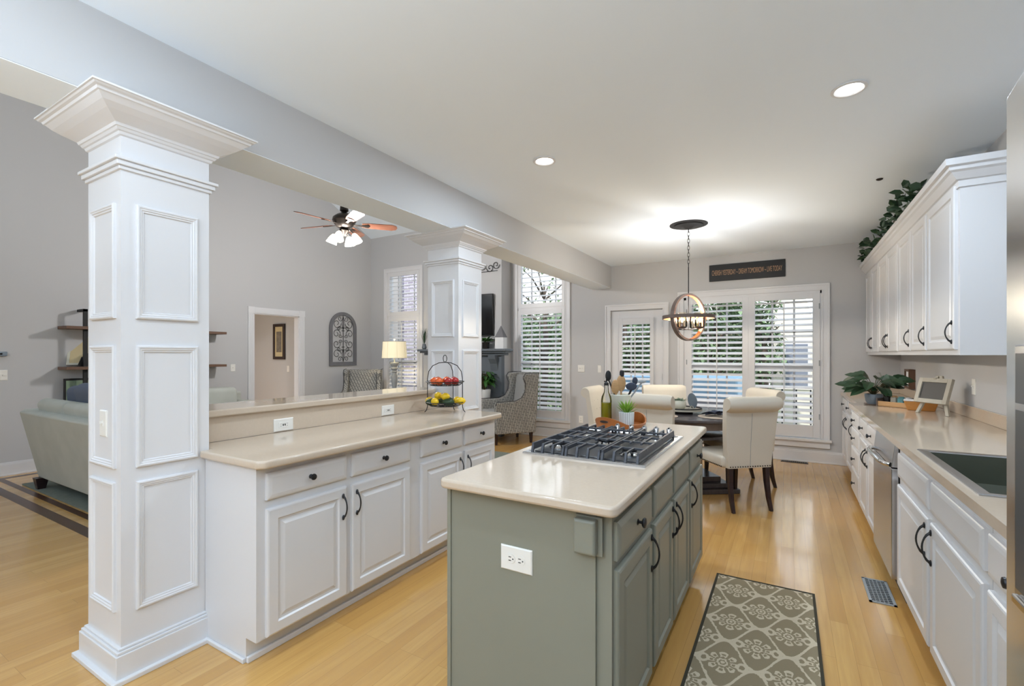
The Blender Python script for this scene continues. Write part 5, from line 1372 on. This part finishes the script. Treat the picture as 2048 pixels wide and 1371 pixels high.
# hall picture
hp_ = thing('framed_picture', 'dark framed print with a cream mount hanging in the hall', 'picture', (-8.5, 5.62, 1.3))
build('frame', MB().add([tuple(p) for p in ring(MB(), -8.72, 1.28, -8.36, 1.97, .055, 5.585, 5.615).v], ring(MB(), -8.72, 1.28, -8.36, 1.97, .055, 5.585, 5.615).f), 'brownf', hp_, bevel=.004)
build('mount', MB().box(-8.67, 5.60, 1.33, -8.41, 5.61, 1.92), 'mat_p', hp_); build('print', MB().box(-8.62, 5.596, 1.42, -8.46, 5.60, 1.82), 'art', hp_)

# ceiling fan
fa = thing('ceiling_fan', 'bronze ceiling fan with cherry blades and four lit glass shades', 'fan', (-4.95, 4.15, 3.0)); FA = Vector((-4.95, 4.15, 3.03))
build('motor', MB().lathe([(.02, .28), (.05, .26), (.055, .20), (.03, .18), (.09, .15), (.14, .11), (.15, .07), (.12, .02), (.10, -.01), (.05, -.03), (.07, -.06), (.05, -.09), (.03, -.12), (1e-4, -.125)][::-1], tuple(FA), 28), 'bronze', fa, smooth=True)
zr = z0 + .48 * (BY - FA.y)
build('downrod', MB().tube([tuple(FA + Vector((0, 0, .26))), (FA.x, FA.y, zr)], .012, 8), 'bronze', fa, smooth=True)
for k in range(5):
    a = math.radians(48 + 72 * k); T = Matrix.Translation(FA + Vector((0, 0, .03))) @ Matrix.Rotation(a, 4, 'Z') @ Matrix.Rotation(math.radians(-14), 4, 'X')
    bl = build('blade', MB().prism([(.22, -.05), (.30, -.065), (.60, -.075), (.655, -.05), (.67, 0), (.655, .05), (.60, .075), (.30, .065), (.22, .05)], -.004, .004, 'z', T), 'fanwood', fa, bevel=.002)
    build('blade_arm', MB().prism([(.10, -.02), (.20, -.015), (.30, -.045), (.32, 0), (.30, .045), (.20, .015), (.10, .02)], -.012, -.005, 'z', T), 'bronze', bl, bevel=.002)
for k in range(4):
    a = math.radians(25 + 90 * k); T = Matrix.Translation(FA + Vector((.13 * math.cos(a), .13 * math.sin(a), -.10))) @ Matrix.Rotation(a, 4, 'Z') @ Matrix.Rotation(math.radians(-22), 4, 'Y')
    ga = build('light_arm', MB().tube([tuple(FA + Vector((0, 0, -.06))), tuple(FA + Vector((.08 * math.cos(a), .08 * math.sin(a), -.055))), tuple(T @ Vector((0, 0, 0)))], .008, 6), 'bronze', fa, smooth=True)
    build('glass_shade', MB().lathe([(.02, .0), (.035, -.02), (.055, -.07), (.068, -.12)], seg=20, T=T, cap=False), 'fglass', ga, smooth=True)
L_ = light('fan_lamp', 'POINT', (0, 0, -.3), 135, (1, .97, .95), .12); L_.parent = fa

# ------------------------------------------------------------------ outdoors
OUTK = dict()
struct('trim_ground_outside', MB().box(-22, BY + .2, -.6, 14, 30, -.5), 'lawn')
dk = thing('deck', 'grey boarded deck outside the kitchen windows', 'deck', (-1, 9, -.4))
mb = MB()
for i in range(22): mb.box(-5.5, BY + .2 + i * .15, -.2, 4.0, BY + .34 + i * .15, -.16)
build('deck_boards', mb, 'deck', dk)
rl = thing('deck_railing', 'grey deck railing with thin balusters outside the right window', 'railing', (.8, 10.3, -.16))
mb = MB().box(-.2, 10.3, .72, 4.0, 10.36, .77).box(-.2, 10.3, -.08, 4.0, 10.36, -.03)
build('rails', mb, 'siding', rl)
for k in range(18):
    build('baluster', MB().box(-.1 + k * .23, 10.31, -.08, -.075 + k * .23, 10.34, .72), 'blackm', rl)
sp = thing('hot_tub', 'pale blue covered hot tub on the deck beyond the left window', 'hot tub', (-1.9, 9.2, -.16))
build('tub_shell', MB().box(-2.9, 8.6, -.16, -.75, 10.0, .62), 'deck', sp, bevel=.05)
build('tub_cover', MB().box(-2.95, 8.55, .62, -.70, 10.05, .98), 'spa', sp, bevel=.04)
nh = thing('neighbour_house', 'cream sided neighbouring house seen through the right window', 'house', (1.4, 15, -.5))
mb = MB().prism([(-.35, -.5), (-.35, 3.2), (.15, 3.7), (.62, 2.0), (2.6, 1.7), (2.6, -.5)], 14.0, 17.0, 'y')
build('walls', mb, 'siding', nh)
for x_ in (-.1, .75): 
    wn = build('window_frame', MB().box(x_, 13.96, .5, x_ + .6, 14, 1.7), 'trim', nh); build('pane', MB().box(x_ + .06, 13.94, .56, x_ + .54, 13.96, 1.64), 'grey_ext', wn)
gp = thing('grey_post', 'blue-grey porch post outside the right window', 'post', (.46, 9.0, -.16))
build('post_shaft', MB().box(.42, 8.9, -.16, .52, 9.0, 3.4), 'grey_ext', gp); build('post_cap', MB().box(.39, 8.87, 3.2, .55, 9.03, 3.4), 'siding', gp)
bh = thing('brick_house', 'lavender-grey brick house wall beyond the corner window', 'house', (-9, 10, -.5))
build('brick_face', MB().box(-10.6, 9.8, -.5, -6.8, 10.2, 6), 'brick', bh)
build('white_bay', MB().box(-11.9, 9.3, -.5, -9.35, 9.9, 6), 'siding', bh)
def tree(label, x, y, h, rad, nleaf, m_, seed, group='trees beyond the windows', sz=(.10, .2), zlo=.4):
    rnd = random.Random(seed)
    t = thing('tree', label, 'tree', (x, y, -.5), group=group)
    sb = MB().tube([(x, y, -.5), (x + .1, y, h * .4), (x, y + .05, h * .85)], [.12, .09, .03], 8)
    lf = MB()
    for i in range(14):
        a = rnd.uniform(0, 2 * PI); z_ = h * rnd.uniform(.2, .8); sb.tube([(x, y, z_), (x + rad * .5 * math.cos(a), y + rad * .5 * math.sin(a), z_ + .5), (x + rad * .9 * math.cos(a), y + rad * .9 * math.sin(a), z_ + .7)], [.04, .02, .008], 5)
    blobs = [(x + rnd.uniform(-1, 1) * rad * .7, y + rnd.uniform(-1, 1) * rad * .6, zlo + (h - zlo) * rnd.random(), rad * rnd.uniform(.25, .5)) for _ in range(26)]
    for i in range(nleaf):
        bx_, by_, bz_, br_ = rnd.choice(blobs)
        v_ = Vector((rnd.gauss(0, 1), rnd.gauss(0, 1), rnd.gauss(0, 1))).normalized() * br_ * rnd.random() ** .4
        lf.leaf((bx_ + v_.x, by_ + v_.y, bz_ + v_.z), (rnd.uniform(-1, 1), rnd.uniform(-1, 1), rnd.uniform(-1, .6)), rnd.uniform(*sz), rnd.uniform(.06, .11), .2, .1, nseg=2)
    build('trunk', sb, 'bark', t); build('foliage', lf, m_, t)
tree('dense dark green shrub tree beyond the patio door', -3.8, 12.4, 3.0, 1.05, 3400, 'tree', 1, zlo=-.3)
tree('dense dark green tree filling the left window pane', -1.6, 12.8, 3.1, 1.0, 3400, 'tree', 2, zlo=-.3)
tree('mid green tree behind the right window louvers', -.55, 12.6, 2.9, .5, 1500, 'tree', 3, zlo=-.2)
tree('light yellow-green tree at the top of the right window', 1.05, 12.8, 3.6, .45, 420, 'treel', 4, zlo=1.9)
tree('bushy green tree outside the fireplace-side window', -6.6, 13.2, 4.2, 1.3, 2600, 'tree', 5, zlo=-.2)

hg = thing('hedge', 'tall dense evergreen hedge far behind the deck and trees', 'hedge', (-7, 17.6, -.5))
rnd = random.Random(77); mb = MB(); NX_, NZ_ = 60, 14
vs = []; fs = []
for j in range(NZ_ + 1):
    for i in range(NX_ + 1):
        vs.append((-15 + 14.3 * i / NX_, 17.6 + rnd.uniform(-.35, .35) + .5 * (j / NZ_) ** 3, -.5 + (3.5 + (rnd.uniform(-.5, .4) if j == NZ_ else 0)) * j / NZ_))
for j in range(NZ_):
    for i in range(NX_):
        a = j * (NX_ + 1) + i; fs.append((a, a + 1, a + NX_ + 2, a + NX_ + 1))
n0 = len(vs); vs += [(x, y + 1.2, z) for x, y, z in vs]; fs += [tuple(q + n0 for q in f_) for f_ in fs]
for i in range(NX_):
    a = NZ_ * (NX_ + 1) + i; fs.append((a, a + 1, a + 1 + n0, a + n0))
mb.add(vs, fs); build('inner_growth', mb, 'hedge', hg)
lf = MB()
for i in range(6500):
    lf.leaf((rnd.uniform(-15, -.6), 17.15 + rnd.uniform(-.3, .25), rnd.uniform(-.4, 3.15)), (rnd.uniform(-1, 1), -rnd.random(), rnd.uniform(-1, .6)), rnd.uniform(.12, .26), rnd.uniform(.07, .13), .2, .1, nseg=2)
build('foliage', lf, 'tree', hg)
